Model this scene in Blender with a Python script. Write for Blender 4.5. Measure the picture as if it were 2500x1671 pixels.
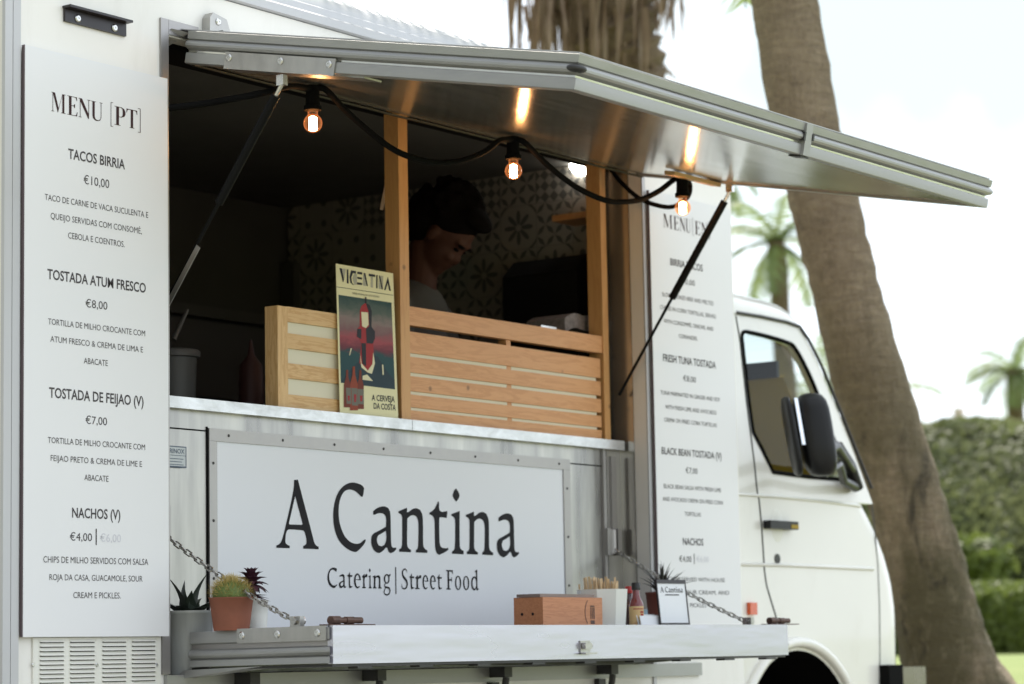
import bpy, bmesh, math, random
from mathutils import Vector, Matrix
R_ = math.radians
random.seed(7)
scene = bpy.context.scene
COL = scene.collection
for o in list(bpy.data.objects): bpy.data.objects.remove(o)

# ------------------------------------------------------------------ camera
W, H, F = 2500.0, 1671.0, 6451.76
CAM = Vector((-4.6355695, -4.86096, 0.92781463))
RT = Vector((0.58527341, -0.81063138, -0.01821538))
UP = Vector((-0.08551726, -0.08405168, 0.99278503))
FW = Vector((0.80631373, 0.57949295, 0.11851619))
cd = bpy.data.cameras.new('camera'); co = bpy.data.objects.new('camera', cd); COL.objects.link(co)
co.matrix_world = Matrix(((RT.x, UP.x, -FW.x, CAM.x), (RT.y, UP.y, -FW.y, CAM.y), (RT.z, UP.z, -FW.z, CAM.z), (0, 0, 0, 1)))
cd.sensor_width = 36; cd.lens = F*36/W; cd.clip_start = .1; cd.clip_end = 2000
cd.dof.use_dof = True; cd.dof.focus_distance = 7.15; cd.dof.aperture_fstop = 3.6
scene.camera = co

# ------------------------------------------------------------------ light
SUN_DIR = Vector((.62, .36, 1.12)).normalized()          # towards the sun
sd = bpy.data.lights.new('sun', 'SUN'); sd.energy = 4.2; sd.angle = R_(.5); sd.color = (1, .94, .84)
so = bpy.data.objects.new('sun', sd); COL.objects.link(so); so.rotation_euler = (SUN_DIR).to_track_quat('Z', 'Y').to_euler()
world = bpy.data.worlds.new('World'); scene.world = world; world.use_nodes = True
wt = world.node_tree; bg = wt.nodes['Background']
sky = wt.nodes.new('ShaderNodeTexSky'); sky.sky_type = 'NISHITA'; sky.sun_disc = False
sky.sun_elevation = math.asin(SUN_DIR.z); sky.sun_rotation = math.atan2(SUN_DIR.x, SUN_DIR.y)
sky.air_density = 1.0; sky.dust_density = 1.5; sky.ozone_density = 1.0
tc = wt.nodes.new('ShaderNodeTexCoord'); mp = wt.nodes.new('ShaderNodeMapping'); mp.inputs['Scale'].default_value = (1, 1, 2.2); mp.inputs['Location'].default_value = (.35, .1, .3)
nz = wt.nodes.new('ShaderNodeTexNoise'); nz.inputs['Scale'].default_value = 2.6; nz.inputs['Detail'].default_value = 6
rp = wt.nodes.new('ShaderNodeValToRGB'); rp.color_ramp.elements[0].position = .33; rp.color_ramp.elements[1].position = .52
mx = wt.nodes.new('ShaderNodeMix'); mx.data_type = 'RGBA'
wt.links.new(tc.outputs['Generated'], mp.inputs[0]); wt.links.new(mp.outputs[0], nz.inputs['Vector']); wt.links.new(nz.outputs[0], rp.inputs[0])
# made-up cloud brightness: bright at the front, dimmed towards -X to darken faces there
dt = wt.nodes.new('ShaderNodeVectorMath'); dt.operation = 'DOT_PRODUCT'; dt.inputs[1].default_value = (.86, -.5, -.1); wt.links.new(tc.outputs['Generated'], dt.inputs[0])
mr = wt.nodes.new('ShaderNodeMapRange'); mr.inputs[1].default_value = -.75; mr.inputs[2].default_value = .15; wt.links.new(dt.outputs['Value'], mr.inputs[0])
cm = wt.nodes.new('ShaderNodeMix'); cm.data_type = 'RGBA'; cm.inputs[6].default_value = (3.7, 3.75, 3.75, 1); cm.inputs[7].default_value = (9.2, 9.9, 10.7, 1); wt.links.new(mr.outputs[0], cm.inputs[0])
d2 = wt.nodes.new('ShaderNodeVectorMath'); d2.operation = 'DOT_PRODUCT'; d2.inputs[1].default_value = tuple((FW + RT*.15 + UP*.17).normalized()); wt.links.new(tc.outputs['Generated'], d2.inputs[0])
m2 = wt.nodes.new('ShaderNodeMapRange'); m2.inputs[1].default_value = .990; m2.inputs[2].default_value = .9990; wt.links.new(d2.outputs['Value'], m2.inputs[0])
wt.links.new(rp.outputs[0], mx.inputs[0]); wt.links.new(sky.outputs[0], mx.inputs[6]); wt.links.new(cm.outputs[2], mx.inputs[7])
n3 = wt.nodes.new('ShaderNodeTexNoise'); n3.inputs['Scale'].default_value = 9; n3.inputs['Detail'].default_value = 5; wt.links.new(tc.outputs['Generated'], n3.inputs['Vector'])
r3 = wt.nodes.new('ShaderNodeMapRange'); r3.inputs[1].default_value = .36; r3.inputs[2].default_value = .58; wt.links.new(n3.outputs[0], r3.inputs[0])
m3 = wt.nodes.new('ShaderNodeMath'); m3.operation = 'MULTIPLY'; wt.links.new(m2.outputs[0], m3.inputs[0]); wt.links.new(r3.outputs[0], m3.inputs[1])
m4 = wt.nodes.new('ShaderNodeMath'); m4.operation = 'MULTIPLY_ADD'; m4.use_clamp = True; m4.inputs[1].default_value = .55; wt.links.new(m2.outputs[0], m4.inputs[0]); wt.links.new(m3.outputs[0], m4.inputs[2])
mz = wt.nodes.new('ShaderNodeMix'); mz.data_type = 'RGBA'; wt.links.new(m4.outputs[0], mz.inputs[0]); wt.links.new(mx.outputs[2], mz.inputs[6]); mz.inputs[7].default_value = (4.75, 5.5, 5.75, 1); mx = mz
wt.links.new(mx.outputs[2], bg.inputs[0]); bg.inputs[1].default_value = .11
vs = scene.view_settings; vs.view_transform = 'Standard'; vs.look = 'None'; vs.exposure = .86; vs.gamma = 1
scene.cycles.max_bounces = 8; scene.cycles.sample_clamp_indirect = 6; scene.cycles.caustics_reflective = False; scene.cycles.caustics_refractive = False

# ------------------------------------------------------------------ photo ray -> point on a real plane
def ray(x, y): return FW + RT*((x - W/2)/F) - UP*((y - H/2)/F)
def P(x, y, **k):
    a = list(k)[0]; d = ray(x, y)
    if a == 'D': return CAM + d*k[a]
    i = 'XYZ'.index(a); return CAM + d*((k[a] - CAM[i])/d[i])

# ------------------------------------------------------------------ materials
class NT:
    def __init__(s, m): s.t = m.node_tree; s.l = s.t.links
    def n(s, ty, **kw):
        nd = s.t.nodes.new('ShaderNode'+ty)
        for k, v in kw.items(): setattr(nd, k, v)
        return nd
    def put(s, sock, v):
        if isinstance(v, bpy.types.NodeSocket): s.l.new(v, sock)
        else: sock.default_value = v
    def m(s, op, a, b=0.0, c=0.0):
        nd = s.n('Math', operation=op); s.put(nd.inputs[0], a); s.put(nd.inputs[1], b); s.put(nd.inputs[2], c); return nd.outputs[0]
    def mix(s, f, a, b):
        nd = s.n('Mix', data_type='RGBA'); s.put(nd.inputs[0], f); s.put(nd.inputs[6], a if isinstance(a, bpy.types.NodeSocket) else (*a, 1)); s.put(nd.inputs[7], b if isinstance(b, bpy.types.NodeSocket) else (*b, 1)); return nd.outputs[2]
    def noise(s, scale, stretch=(1, 1, 1), detail=4, rough=.55, dist=0.0, coord='Object'):
        t = s.n('TexCoord'); mp = s.n('Mapping'); mp.inputs['Scale'].default_value = stretch; s.l.new(t.outputs[coord], mp.inputs[0])
        nd = s.n('TexNoise'); nd.inputs['Scale'].default_value = scale; nd.inputs['Detail'].default_value = detail; nd.inputs['Roughness'].default_value = rough; nd.inputs['Distortion'].default_value = dist
        s.l.new(mp.outputs[0], nd.inputs['Vector']); return nd.outputs[0]
    def ramp(s, f, lo, hi):
        nd = s.n('MapRange'); nd.inputs[1].default_value = lo; nd.inputs[2].default_value = hi; s.put(nd.inputs[0], f); return nd.outputs[0]
    def bump(s, h, st, d=.01):
        nd = s.n('Bump'); nd.inputs['Strength'].default_value = st; nd.inputs['Distance'].default_value = d; s.l.new(h, nd.inputs['Height']); return nd.outputs[0]
def new(name):
    m = bpy.data.materials.new(name); m.use_nodes = True
    return m, NT(m), m.node_tree.nodes['Principled BSDF']
def mat(name, col, rough=.5, metal=0.0, var=.06, vscale=6, stretch=(1, 1, 1), rvar=.08, bump=0.0, bscale=60, dirt=None, spec=.5, coat=0.0, emit=None):
    m, t, b = new(name)
    n1 = t.noise(vscale, stretch)
    f = t.ramp(n1, .3, .7)
    lo = tuple(c*(1-var) for c in col); hi = tuple(min(1, c*(1+var)) for c in col)
    c = t.mix(f, lo, hi)
    if dirt:
        dc, amt, dsc, dst = dirt
        d = t.m('MULTIPLY', t.ramp(t.noise(dsc, dst, 6, .65), .52, .78), amt); c = t.mix(d, c, dc)
    t.put(b.inputs['Base Color'], c)
    t.put(b.inputs['Roughness'], t.m('ADD', t.m('MULTIPLY', t.ramp(n1, .25, .75), 2*rvar), rough-rvar))
    b.inputs['Metallic'].default_value = metal; b.inputs['Specular IOR Level'].default_value = spec; b.inputs['Coat Weight'].default_value = coat
    if bump: t.put(b.inputs['Normal'], t.bump(t.noise(bscale, stretch, 3), bump, .004))
    if emit: b.inputs['Emission Color'].default_value = (*emit[0], 1); b.inputs['Emission Strength'].default_value = emit[1]
    return m
def wood(name, a, b_, axis, scale=1.0, rough=.5, knots=True):
    m, t, b = new(name)
    st = {'X': (1.2, 14, 14), 'Z': (14, 14, 1.2), 'Y': (14, 1.2, 14)}[axis]
    g = t.noise(3.2*scale, st, 5, .6, 1.6); g2 = t.noise(22*scale, st, 3, .6, .3)
    rings = t.m('SINE', t.m('MULTIPLY', g, 26.0)); rings = t.ramp(rings, -.2, 1)
    f = t.m('ADD', t.m('MULTIPLY', rings, .62), t.m('MULTIPLY', g2, .5))
    c = t.mix(f, a, b_)
    c = t.mix(t.m('MULTIPLY', t.ramp(t.noise(1.7, (1, 1, 1), 2), .35, .7), .35), c, tuple(x*.8 for x in a))
    if knots:
        tcn = t.n('TexCoord'); v = t.n('TexVoronoi'); v.inputs['Scale'].default_value = 7; t.l.new(tcn.outputs['Object'], v.inputs['Vector'])
        k = t.m('SUBTRACT', 1.0, t.ramp(v.outputs['Distance'], .03, .075)); c = t.mix(t.m('MULTIPLY', k, .8), c, tuple(x*.35 for x in b_))
    t.put(b.inputs['Base Color'], c); b.inputs['Roughness'].default_value = rough
    t.put(b.inputs['Normal'], t.bump(g2, .25, .002)); return m
M = {}
M['white'] = mat('white_paint', (.80, .78, .735), .36, var=.015, vscale=2, rvar=.02, dirt=((.45, .41, .34), .16, 5, (2.5, 2.5, .6)))
M['cabwhite'] = mat('cab_paint', (.74, .725, .67), .25, var=.02, vscale=2, rvar=.02, coat=.4, dirt=((.40, .34, .25), .22, 3.5, (1, 1, .5)), bump=.12, bscale=3)
M['roofw'] = mat('roof_coping', (.50, .50, .51), .45, .2, var=.03)
M['vent'] = mat('vent_white', (.76, .75, .69), .4, var=.03)
M['board'] = mat('board_white', (.76, .76, .765), .42, var=.008, vscale=1.5, rvar=.0, spec=.35)
M['sign'] = mat('sign_white', (.75, .765, .80), .35, var=.008, vscale=1.2, rvar=.0, spec=.35)
M['ink'] = mat('ink_dark', (.012, .011, .014), .6, var=.1, spec=.15)
M['inkmid'] = mat('ink_grey', (.070, .064, .067), .7, var=.1, spec=.1)
M['inkbrown'] = mat('ink_brown', (.050, .026, .028), .7, var=.1, spec=.1)
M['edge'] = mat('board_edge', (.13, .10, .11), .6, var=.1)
M['inkfaint'] = mat('ink_faint', (.62, .62, .66), .6, var=.03)
M['alu'] = mat('anodised_grey', (.345, .345, .335), .42, .5, var=.06, vscale=9, stretch=(1, 1, 6))
M['aluplate'] = mat('plate_aluminium', (.42, .41, .39), .36, .85, var=.08, vscale=14, stretch=(3, 3, 1))
M['flapfront'] = mat('brushed_front', (.53, .52, .60), .27, .95, var=.05, vscale=1.2, stretch=(.8, 2, 5), rvar=.04, bump=.35, bscale=1.6)
M['steel'] = mat('service_steel', (.385, .375, .36), .34, .95, var=.42, vscale=3.0, stretch=(3.4, 1, .45), rvar=.12, bump=.10, bscale=2.5)
M['jamb'] = mat('jamb_steel', (.50, .48, .44), .20, .85, var=.08, vscale=3, rvar=.04)
M['frame'] = mat('frame_aluminium', (.36, .345, .34), .42, .85, var=.12, vscale=7)
M['chrome'] = mat('bright_metal', (.62, .62, .60), .25, 1.0, var=.1, vscale=20)
M['chain'] = mat('chain_zinc', (.42, .41, .39), .32, 1.0, var=.15, vscale=40)
M['rust'] = mat('rusty_bolt', (.10, .055, .042), .6, .35, var=.35, vscale=60, bump=.3, bscale=120)
M['dark'] = mat('dark_metal', (.035, .034, .033), .45, .3, var=.2, vscale=20)
M['black'] = mat('black_plastic', (.010, .010, .011), .38, var=.15, vscale=20, spec=.28)
M['strut'] = mat('strut_black', (.006, .006, .006), .5, var=.15, spec=.10)
M['rubber'] = mat('black_rubber', (.006, .006, .006), .85, var=.15, spec=.06)
M['blackpaint'] = mat('black_bracket', (.014, .010, .012), .35, var=.2)
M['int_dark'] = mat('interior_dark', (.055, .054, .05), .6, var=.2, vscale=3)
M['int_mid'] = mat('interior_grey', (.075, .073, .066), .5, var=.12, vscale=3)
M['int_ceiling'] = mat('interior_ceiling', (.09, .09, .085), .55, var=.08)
M['cream'] = mat('cream_board', (.74, .70, .54), .5, var=.03)
M['pine'] = wood('pine_light', (.76, .52, .25), (.57, .31, .11), 'X')
M['pinez'] = wood('pine_upright', (.76, .52, .25), (.58, .33, .12), 'Z')
M['slat'] = wood('slat_orange', (.71, .365, .16), (.58, .27, .10), 'X', .8)
M['postz'] = wood('post_orange', (.66, .365, .14), (.56, .28, .10), 'Z', .6)
M['boxw'] = wood('cedar_box', (.58, .25, .115), (.44, .165, .07), 'X', 1.6, knots=False)
M['lidw'] = mat('box_lid', (.22, .16, .14), .5, var=.15, vscale=10)
M['stick'] = wood('stick_wood', (.68, .50, .30), (.56, .38, .2), 'Z', knots=False)
M['terra'] = mat('terracotta', (.235, .080, .045), .75, var=.16, vscale=12, bump=.15, bscale=50)
M['terradark'] = mat('terracotta_dark', (.16, .045, .028), .7, var=.14, vscale=12)
M['greypot'] = mat('grey_glaze', (.36, .37, .355), .4, var=.18, vscale=22, stretch=(1, 1, .2))
M['whitepot'] = mat('white_glaze', (.78, .77, .72), .3, var=.02)
M['cup'] = mat('cup_white', (.72, .72, .68), .4, var=.03)
M['aloe'] = mat('aloe_green', (.022, .032, .022), .4, var=.35, vscale=30)
M['darkleaf'] = mat('haworthia_leaf', (.02, .022, .018), .45, var=.3, vscale=30)
M['purple'] = mat('purple_leaf', (.055, .016, .028), .5, var=.4, vscale=25)
M['cactus'] = mat('cactus_green', (.10, .14, .03), .6, var=.3, vscale=20)
M['spine'] = mat('cactus_spine', (.50, .38, .13), .6, var=.2)
M['sauce'] = mat('red_sauce', (.16, .008, .006), .12, var=.2, coat=.6)
M['saucedark'] = mat('dark_sauce', (.05, .006, .006), .15, var=.2, coat=.6)
M['cap_black'] = mat('cap_black', (.008, .008, .009), .45)
M['cap_red'] = mat('cap_red', (.45, .02, .015), .4)
M['label'] = mat('bottle_label', (.62, .42, .20), .6, var=.08)
M['paper'] = mat('paper_white', (.80, .82, .85), .6, var=.02)
M['blueprint'] = mat('blue_card', (.25, .40, .50), .6)
M['plate'] = mat('maker_plate', (.50, .53, .54), .5, .2, var=.05)
M['plateblue'] = mat('plate_print', (.10, .13, .18), .6)
M['orange'] = mat('orange_lens', (.60, .085, .012), .2, var=.1, coat=.4)
M['red'] = mat('red_lens', (.25, .01, .01), .25)
M['tyre'] = mat('tyre_rubber', (.015, .015, .015), .8, var=.2, vscale=30)
M['olive'] = mat('olive_sunshade', (.36, .24, .012), .7, var=.06)
M['skin'] = mat('skin', (.065, .028, .020), .6, var=.06, spec=.15)
M['hair'] = mat('hair_black', (.005, .004, .004), .9, var=.3, vscale=40, bump=.5, bscale=90, spec=.03)
M['shirt'] = mat('shirt_grey', (.055, .052, .046), .85, var=.1, vscale=30)
M['handlec'] = mat('cream_handle', (.62, .57, .44), .45)
M['blade'] = mat('blade_brown', (.20, .13, .10), .3, .6)
M['lampon'] = mat('lamp_dome', (.9, .9, .85), .5, emit=((1, .97, .86), 16.0))
M['fil'] = mat('bulb_filament', (.9, .6, .3), .5, emit=((1, .60, .30), 50.0))
M['silver'] = mat('mirror_silver', (.75, .8, .85), .08, 1.0)
M['chromebump'] = mat('bumper_chrome', (.22, .20, .175), .25, 1.0)
def galv():
    m, t, b = new('galvanised')
    tcn = t.n('TexCoord'); v = t.n('TexVoronoi'); v.inputs['Scale'].default_value = 26; t.l.new(tcn.outputs['Object'], v.inputs['Vector'])
    g = t.m('ADD', t.m('MULTIPLY', v.outputs['Color'], .0), t.noise(14, (1, 1, 2), 5, .7, .8))
    sep = t.n('SeparateColor'); t.l.new(v.outputs['Color'], sep.inputs[0])
    f = t.m('ADD', t.m('MULTIPLY', sep.outputs[0], .25), t.m('MULTIPLY', t.ramp(g, .3, .7), .75))
    t.put(b.inputs['Base Color'], t.mix(f, (.55, .56, .58), (.74, .75, .77))); b.inputs['Metallic'].default_value = .75
    t.put(b.inputs['Roughness'], t.m('ADD', t.m('MULTIPLY', f, -.18), .48)); t.put(b.inputs['Normal'], t.bump(g, .15, .004)); return m
M['galv'] = galv()
def underside():
    m, t, b = new('awning_underside')
    n1 = t.noise(3, (.6, 6, 6), 4); b.inputs['Metallic'].default_value = .8
    t.put(b.inputs['Base Color'], t.mix(t.ramp(n1, .3, .7), (.60, .60, .54), (.70, .69, .62)))
    t.put(b.inputs['Roughness'], t.m('ADD', t.m('MULTIPLY', n1, .12), .10))
    t.put(b.inputs['Normal'], t.bump(t.noise(4, (.5, 2.5, 2.5), 3), .12, .006)); return m
M['under'] = underside()
def glass(name, tint=(.9, .95, .95), gl=.12):
    m = bpy.data.materials.new(name); m.use_nodes = True; t = NT(m); m.node_tree.nodes.remove(m.node_tree.nodes['Principled BSDF'])
    out = m.node_tree.nodes['Material Output']; a = t.n('BsdfTransparent'); a.inputs[0].default_value = (*tint, 1); g = t.n('BsdfGlossy'); g.inputs['Roughness'].default_value = .02
    fr = t.n('LayerWeight'); fr.inputs[0].default_value = .35; f = t.m('ADD', t.m('MULTIPLY', fr.outputs['Fresnel'], .17), gl)
    mx = t.n('MixShader'); t.l.new(f, mx.inputs[0]); t.l.new(a.outputs[0], mx.inputs[1]); t.l.new(g.outputs[0], mx.inputs[2]); t.l.new(mx.outputs[0], out.inputs[0]); return m
M['glass'] = glass('window_glass', (.80, .84, .82), .02)
def bulbglass():
    m = glass('bulb_glass', (.97, .72, .50), .05); t = NT(m); out = m.node_tree.nodes['Material Output']; sh = out.inputs[0].links[0].from_socket
    e = t.n('Emission'); e.inputs[0].default_value = (1, .30, .10, 1); lw = t.n('LayerWeight'); lw.inputs[0].default_value = .4
    t.l.new(t.m('MULTIPLY', lw.outputs['Facing'], .26), e.inputs[1]); a = t.n('AddShader'); t.l.new(sh, a.inputs[0]); t.l.new(e.outputs[0], a.inputs[1]); t.l.new(a.outputs[0], out.inputs[0]); return m
M['bulbglass'] = bulbglass()
def tiles():
    m, t, b = new('patterned_tiles'); S = .16
    tcn = t.n('TexCoord'); sp = t.n('SeparateXYZ'); t.l.new(tcn.outputs['Object'], sp.inputs[0])
    u = t.m('DIVIDE', sp.outputs[1], S); v = t.m('DIVIDE', sp.outputs[2], S)
    fu = t.m('FRACT', u); fv = t.m('FRACT', v); iu = t.m('FLOOR', u); iv = t.m('FLOOR', v)
    x = t.m('SUBTRACT', fu, .5); y = t.m('SUBTRACT', fv, .5)
    r = t.m('SQRT', t.m('ADD', t.m('MULTIPLY', x, x), t.m('MULTIPLY', y, y))); th = t.m('ARCTAN2', y, x)
    # star of eight petals
    pet = t.m('MULTIPLY', t.m('ABSOLUTE', t.m('COSINE', t.m('MULTIPLY', th, 4.0))), .40)
    star = t.m('MULTIPLY', t.m('LESS_THAN', r, pet), t.m('GREATER_THAN', r, .08))
    ring = t.m('MULTIPLY', t.m('GREATER_THAN', r, .56), t.m('LESS_THAN', r, .62)); star = t.m('MAXIMUM', star, ring)
    # interlaced circles: four lens shapes in each half tile
    gu = t.m('SUBTRACT', t.m('FRACT', t.m('MULTIPLY', u, 2.0)), .5); gv = t.m('SUBTRACT', t.m('FRACT', t.m('MULTIPLY', v, 2.0)), .5)
    au = t.m('ABSOLUTE', gu); av = t.m('ABSOLUTE', gv)
    dd = t.m('ABSOLUTE', t.m('SUBTRACT', t.m('ADD', au, av), .5)); along = t.m('ABSOLUTE', t.m('SUBTRACT', au, av))
    lens = t.m('LESS_THAN', dd, t.m('SUBTRACT', .17, t.m('MULTIPLY', along, .36)))
    # dots and chequers
    dots = t.m('LESS_THAN', t.m('SQRT', t.m('ADD', t.m('MULTIPLY', gu, gu), t.m('MULTIPLY', gv, gv))), .17)
    ck = t.n('TexChecker'); ck.inputs['Scale'].default_value = 1.0
    cv = t.n('CombineXYZ'); t.l.new(t.m('MULTIPLY', t.m('ADD', u, v), 4.0), cv.inputs[0]); t.l.new(t.m('MULTIPLY', t.m('SUBTRACT', u, v), 4.0), cv.inputs[1]); cv.inputs[2].default_value = .5; t.l.new(cv.outputs[0], ck.inputs['Vector'])
    wn = t.n('TexWhiteNoise', noise_dimensions='2D'); c2 = t.n('CombineXYZ'); t.l.new(iu, c2.inputs[0]); t.l.new(iv, c2.inputs[1]); t.l.new(c2.outputs[0], wn.inputs['Vector'])
    h = wn.outputs['Value']
    par = t.m('FRACT', t.m('MULTIPLY', t.m('ADD', iu, t.m('MULTIPLY', iv, 1.0)), .5)); par = t.m('GREATER_THAN', par, .25)
    def sel(c, a, bb): return t.m('ADD', t.m('MULTIPLY', c, bb), t.m('MULTIPLY', t.m('SUBTRACT', 1.0, c), a))
    pat = sel(par, lens, star); pat = sel(t.m('GREATER_THAN', h, .72), pat, dots); pat = sel(t.m('GREATER_THAN', h, .88), pat, ck.outputs['Fac'])
    grout = t.m('MAXIMUM', t.m('GREATER_THAN', t.m('ABSOLUTE', x), .49), t.m('GREATER_THAN', t.m('ABSOLUTE', y), .49))
    c = t.mix(pat, (.29, .268, .24), (.10, .099, .095)); c = t.mix(t.m('MULTIPLY', grout, .5), c, (.12, .12, .11))
    t.put(b.inputs['Base Color'], c); b.inputs['Roughness'].default_value = .35; return m
M['tiles'] = tiles()
def grass():
    m, t, b = new('lawn_grass')
    n1 = t.noise(.7, (1, 1, 1), 6, .6); n2 = t.noise(40, (1, 1, 1), 4)
    c = t.mix(t.ramp(n1, .3, .7), (.16, .22, .05), (.24, .28, .09)); c = t.mix(t.m('MULTIPLY', n2, .5), c, (.10, .14, .03))
    t.put(b.inputs['Base Color'], c); b.inputs['Roughness'].default_value = .9; t.put(b.inputs['Normal'], t.bump(n2, .6, .03)); return m
M['grass'] = grass()
M['gravel'] = mat('gravel', (.235, .225, .18), .9, var=.25, vscale=9, bump=.5, bscale=80)
def bark(name, a, b_, c_, ringscale, moss=None):
    m, t, b = new(name)
    n1 = t.noise(4, (2.2, 2.2, ringscale), 6, .75, .9); n2 = t.noise(2.2, (1, 1, .6), 6, .65); n3 = t.noise(34, (1.6, 1.6, .45), 4, .7); n4 = t.noise(11, (1, 1, 1), 5, .7)
    c = t.mix(t.ramp(t.m('ADD', t.m('MULTIPLY', n1, .6), t.m('MULTIPLY', n3, .4)), .38, .62), a, b_); c = t.mix(t.m('MULTIPLY', t.ramp(n2, .45, .7), .6), c, c_)
    c = t.mix(t.m('MULTIPLY', t.ramp(n4, .56, .72), .45), c, tuple(x*.45 for x in c_))
    if moss:
        tcn = t.n('TexCoord'); sp = t.n('SeparateXYZ'); t.l.new(tcn.outputs['Object'], sp.inputs[0])
        low = t.m('SUBTRACT', 1.0, t.ramp(sp.outputs[2], 1.6, 2.6)); f = t.m('MULTIPLY', low, t.ramp(n2, .25, .5)); c = t.mix(t.m('MULTIPLY', f, .92), c, moss)
        c = t.mix(t.m('MULTIPLY', t.m('MULTIPLY', low, .35), t.ramp(t.noise(13, (1, 1, .6), 7, .75), .52, .66)), c, (.34, .28, .18))
        c = t.mix(t.m('MULTIPLY', t.m('MULTIPLY', low, .8), t.ramp(t.noise(5, (1.4, 1.4, .5), 6, .7, 1.), .55, .68)), c, (.025, .02, .012))
    t.put(b.inputs['Base Color'], c); b.inputs['Roughness'].default_value = .9
    t.put(b.inputs['Normal'], t.bump(t.m('ADD', n1, t.m('ADD', t.m('MULTIPLY', n3, .6), t.m('MULTIPLY', n4, 1.2))), .8, .04)); return m
M['bark'] = bark('palm_bark', (.235, .175, .12), (.40, .31, .215), (.17, .115, .07), 9, (.085, .072, .032))
M['bark2'] = bark('palm_bark_far', (.16, .11, .07), (.27, .2, .13), (.1, .07, .05), 6)
def leaf(name, a, b_, trans=.35, sc=3):
    m, t, b = new(name); tcn = t.n('ObjectInfo'); n1 = t.noise(sc, (1, 1, 1), 3)
    c = t.mix(t.ramp(n1, .3, .7), a, b_); out = m.node_tree.nodes['Material Output']
    t.put(b.inputs['Base Color'], c); b.inputs['Roughness'].default_value = .55
    tr = t.n('BsdfTranslucent'); t.put(tr.inputs[0], c); mx = t.n('MixShader'); mx.inputs[0].default_value = trans
    t.l.new(b.outputs[0], mx.inputs[1]); t.l.new(tr.outputs[0], mx.inputs[2]); t.l.new(mx.outputs[0], out.inputs[0]); return m
M['frond'] = leaf('palm_frond', (.15, .21, .085), (.26, .31, .13), .55)
M['skirt'] = leaf('dead_frond', (.16, .10, .06), (.30, .22, .15), .15, 4)
M['hedge'] = leaf('hedge_leaf', (.10, .125, .045), (.25, .27, .125), .5, .5)
M['hedgelow'] = leaf('low_hedge_leaf', (.09, .125, .028), (.21, .26, .06), .45, 2)
M['hedgecore'] = mat('hedge_core', (.085, .10, .045), .9, var=.4, vscale=2)
M['roof_tile'] = mat('roof_tile', (.30, .14, .09), .8, var=.2)
M['render_wall'] = mat('render_wall', (.62, .52, .46), .8, var=.05)

# ------------------------------------------------------------------ mesh helpers
def origin(o):
    v = Vector((0, 0, 0))
    while o is not None: v += o.location; o = o.parent
    return v
def link(name, me, m=None, parent=None):
    o = bpy.data.objects.new(name, me); COL.objects.link(o)
    if m is not None and not me.materials: me.materials.append(M[m] if isinstance(m, str) else m)
    if parent is not None:
        me.transform(Matrix.Translation(-origin(parent))); o.parent = parent
    return o
def obj(name, bm, m, parent=None, smooth=False, bevel=0, seg=2, auto=None):
    if bevel:
        es = [e for e in bm.edges if len(e.link_faces) == 2 and e.calc_face_angle(0) > .6]
        bmesh.ops.bevel(bm, geom=es, offset=bevel, segments=seg, affect='EDGES', profile=.6)
    bmesh.ops.recalc_face_normals(bm, faces=bm.faces)
    me = bpy.data.meshes.new(name); bm.to_mesh(me); bm.free()
    if smooth or bevel or auto:
        for p in me.polygons: p.use_smooth = True
        me.set_sharp_from_angle(angle=R_(auto or (35 if not smooth else 60)))
    return link(name, me, m, parent)
def tag(o, label, cat, group=None, kind=None):
    o['label'] = label; o['category'] = cat
    if group: o['group'] = group
    if kind: o['kind'] = kind
    return o
def thing(name, label, cat, loc=(0, 0, 0), group=None):
    o = bpy.data.objects.new(name, None); COL.objects.link(o); o.location = loc; o.empty_display_size = .1
    return tag(o, label, cat, group)
def B(): return bmesh.new()
def box(bm, x0, x1, y0, y1, z0, z1, mtx=None):
    vs = [bm.verts.new((x, y, z)) for x in (x0, x1) for y in (y0, y1) for z in (z0, z1)]
    if mtx is not None:
        for v in vs: v.co = mtx @ v.co
    for f in ((0, 1, 3, 2), (4, 6, 7, 5), (0, 4, 5, 1), (2, 3, 7, 6), (0, 2, 6, 4), (1, 5, 7, 3)): bm.faces.new([vs[i] for i in f])
    return bm
def boxo(name, b, m, parent=None, bevel=.002, seg=2): bm = B(); box(bm, *b); return obj(name, bm, m, parent, bevel=bevel, seg=seg)
def tube(bm, pts, rad, n=10, cap=True):
    pts = [Vector(p) for p in pts]; rads = rad if isinstance(rad, (list, tuple)) else [rad]*len(pts); rings = []
    ref = Vector((0, 0, 1)); prev = None
    for i, p in enumerate(pts):
        d = (pts[min(i+1, len(pts)-1)] - pts[max(i-1, 0)]).normalized()
        if prev is None:
            a = d.cross(ref); a = d.cross(Vector((1, 0, 0))) if a.length < 1e-3 else a
        else: a = prev - d*prev.dot(d)
        a.normalize(); prev = a; b = d.cross(a)
        rings.append([bm.verts.new(p + (a*math.cos(2*math.pi*k/n) + b*math.sin(2*math.pi*k/n))*rads[i]) for k in range(n)])
    for i in range(len(rings)-1):
        for k in range(n): bm.faces.new((rings[i][k], rings[i][(k+1) % n], rings[i+1][(k+1) % n], rings[i+1][k]))
    if cap: bm.faces.new(rings[0][::-1]); bm.faces.new(rings[-1])
    return bm
def lathe(bm, c, prof, n=32, cap=True, flat=None):
    rings = []
    for r, z in prof: rings.append([bm.verts.new((c[0] + r*math.cos(2*math.pi*k/n + (flat or 0)), c[1] + r*math.sin(2*math.pi*k/n + (flat or 0)), c[2] + z)) for k in range(n)])
    for i in range(len(rings)-1):
        for k in range(n): bm.faces.new((rings[i][k], rings[i][(k+1) % n], rings[i+1][(k+1) % n], rings[i+1][k]))
    if cap: bm.faces.new(rings[0][::-1]); bm.faces.new(rings[-1])
    return bm
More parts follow.
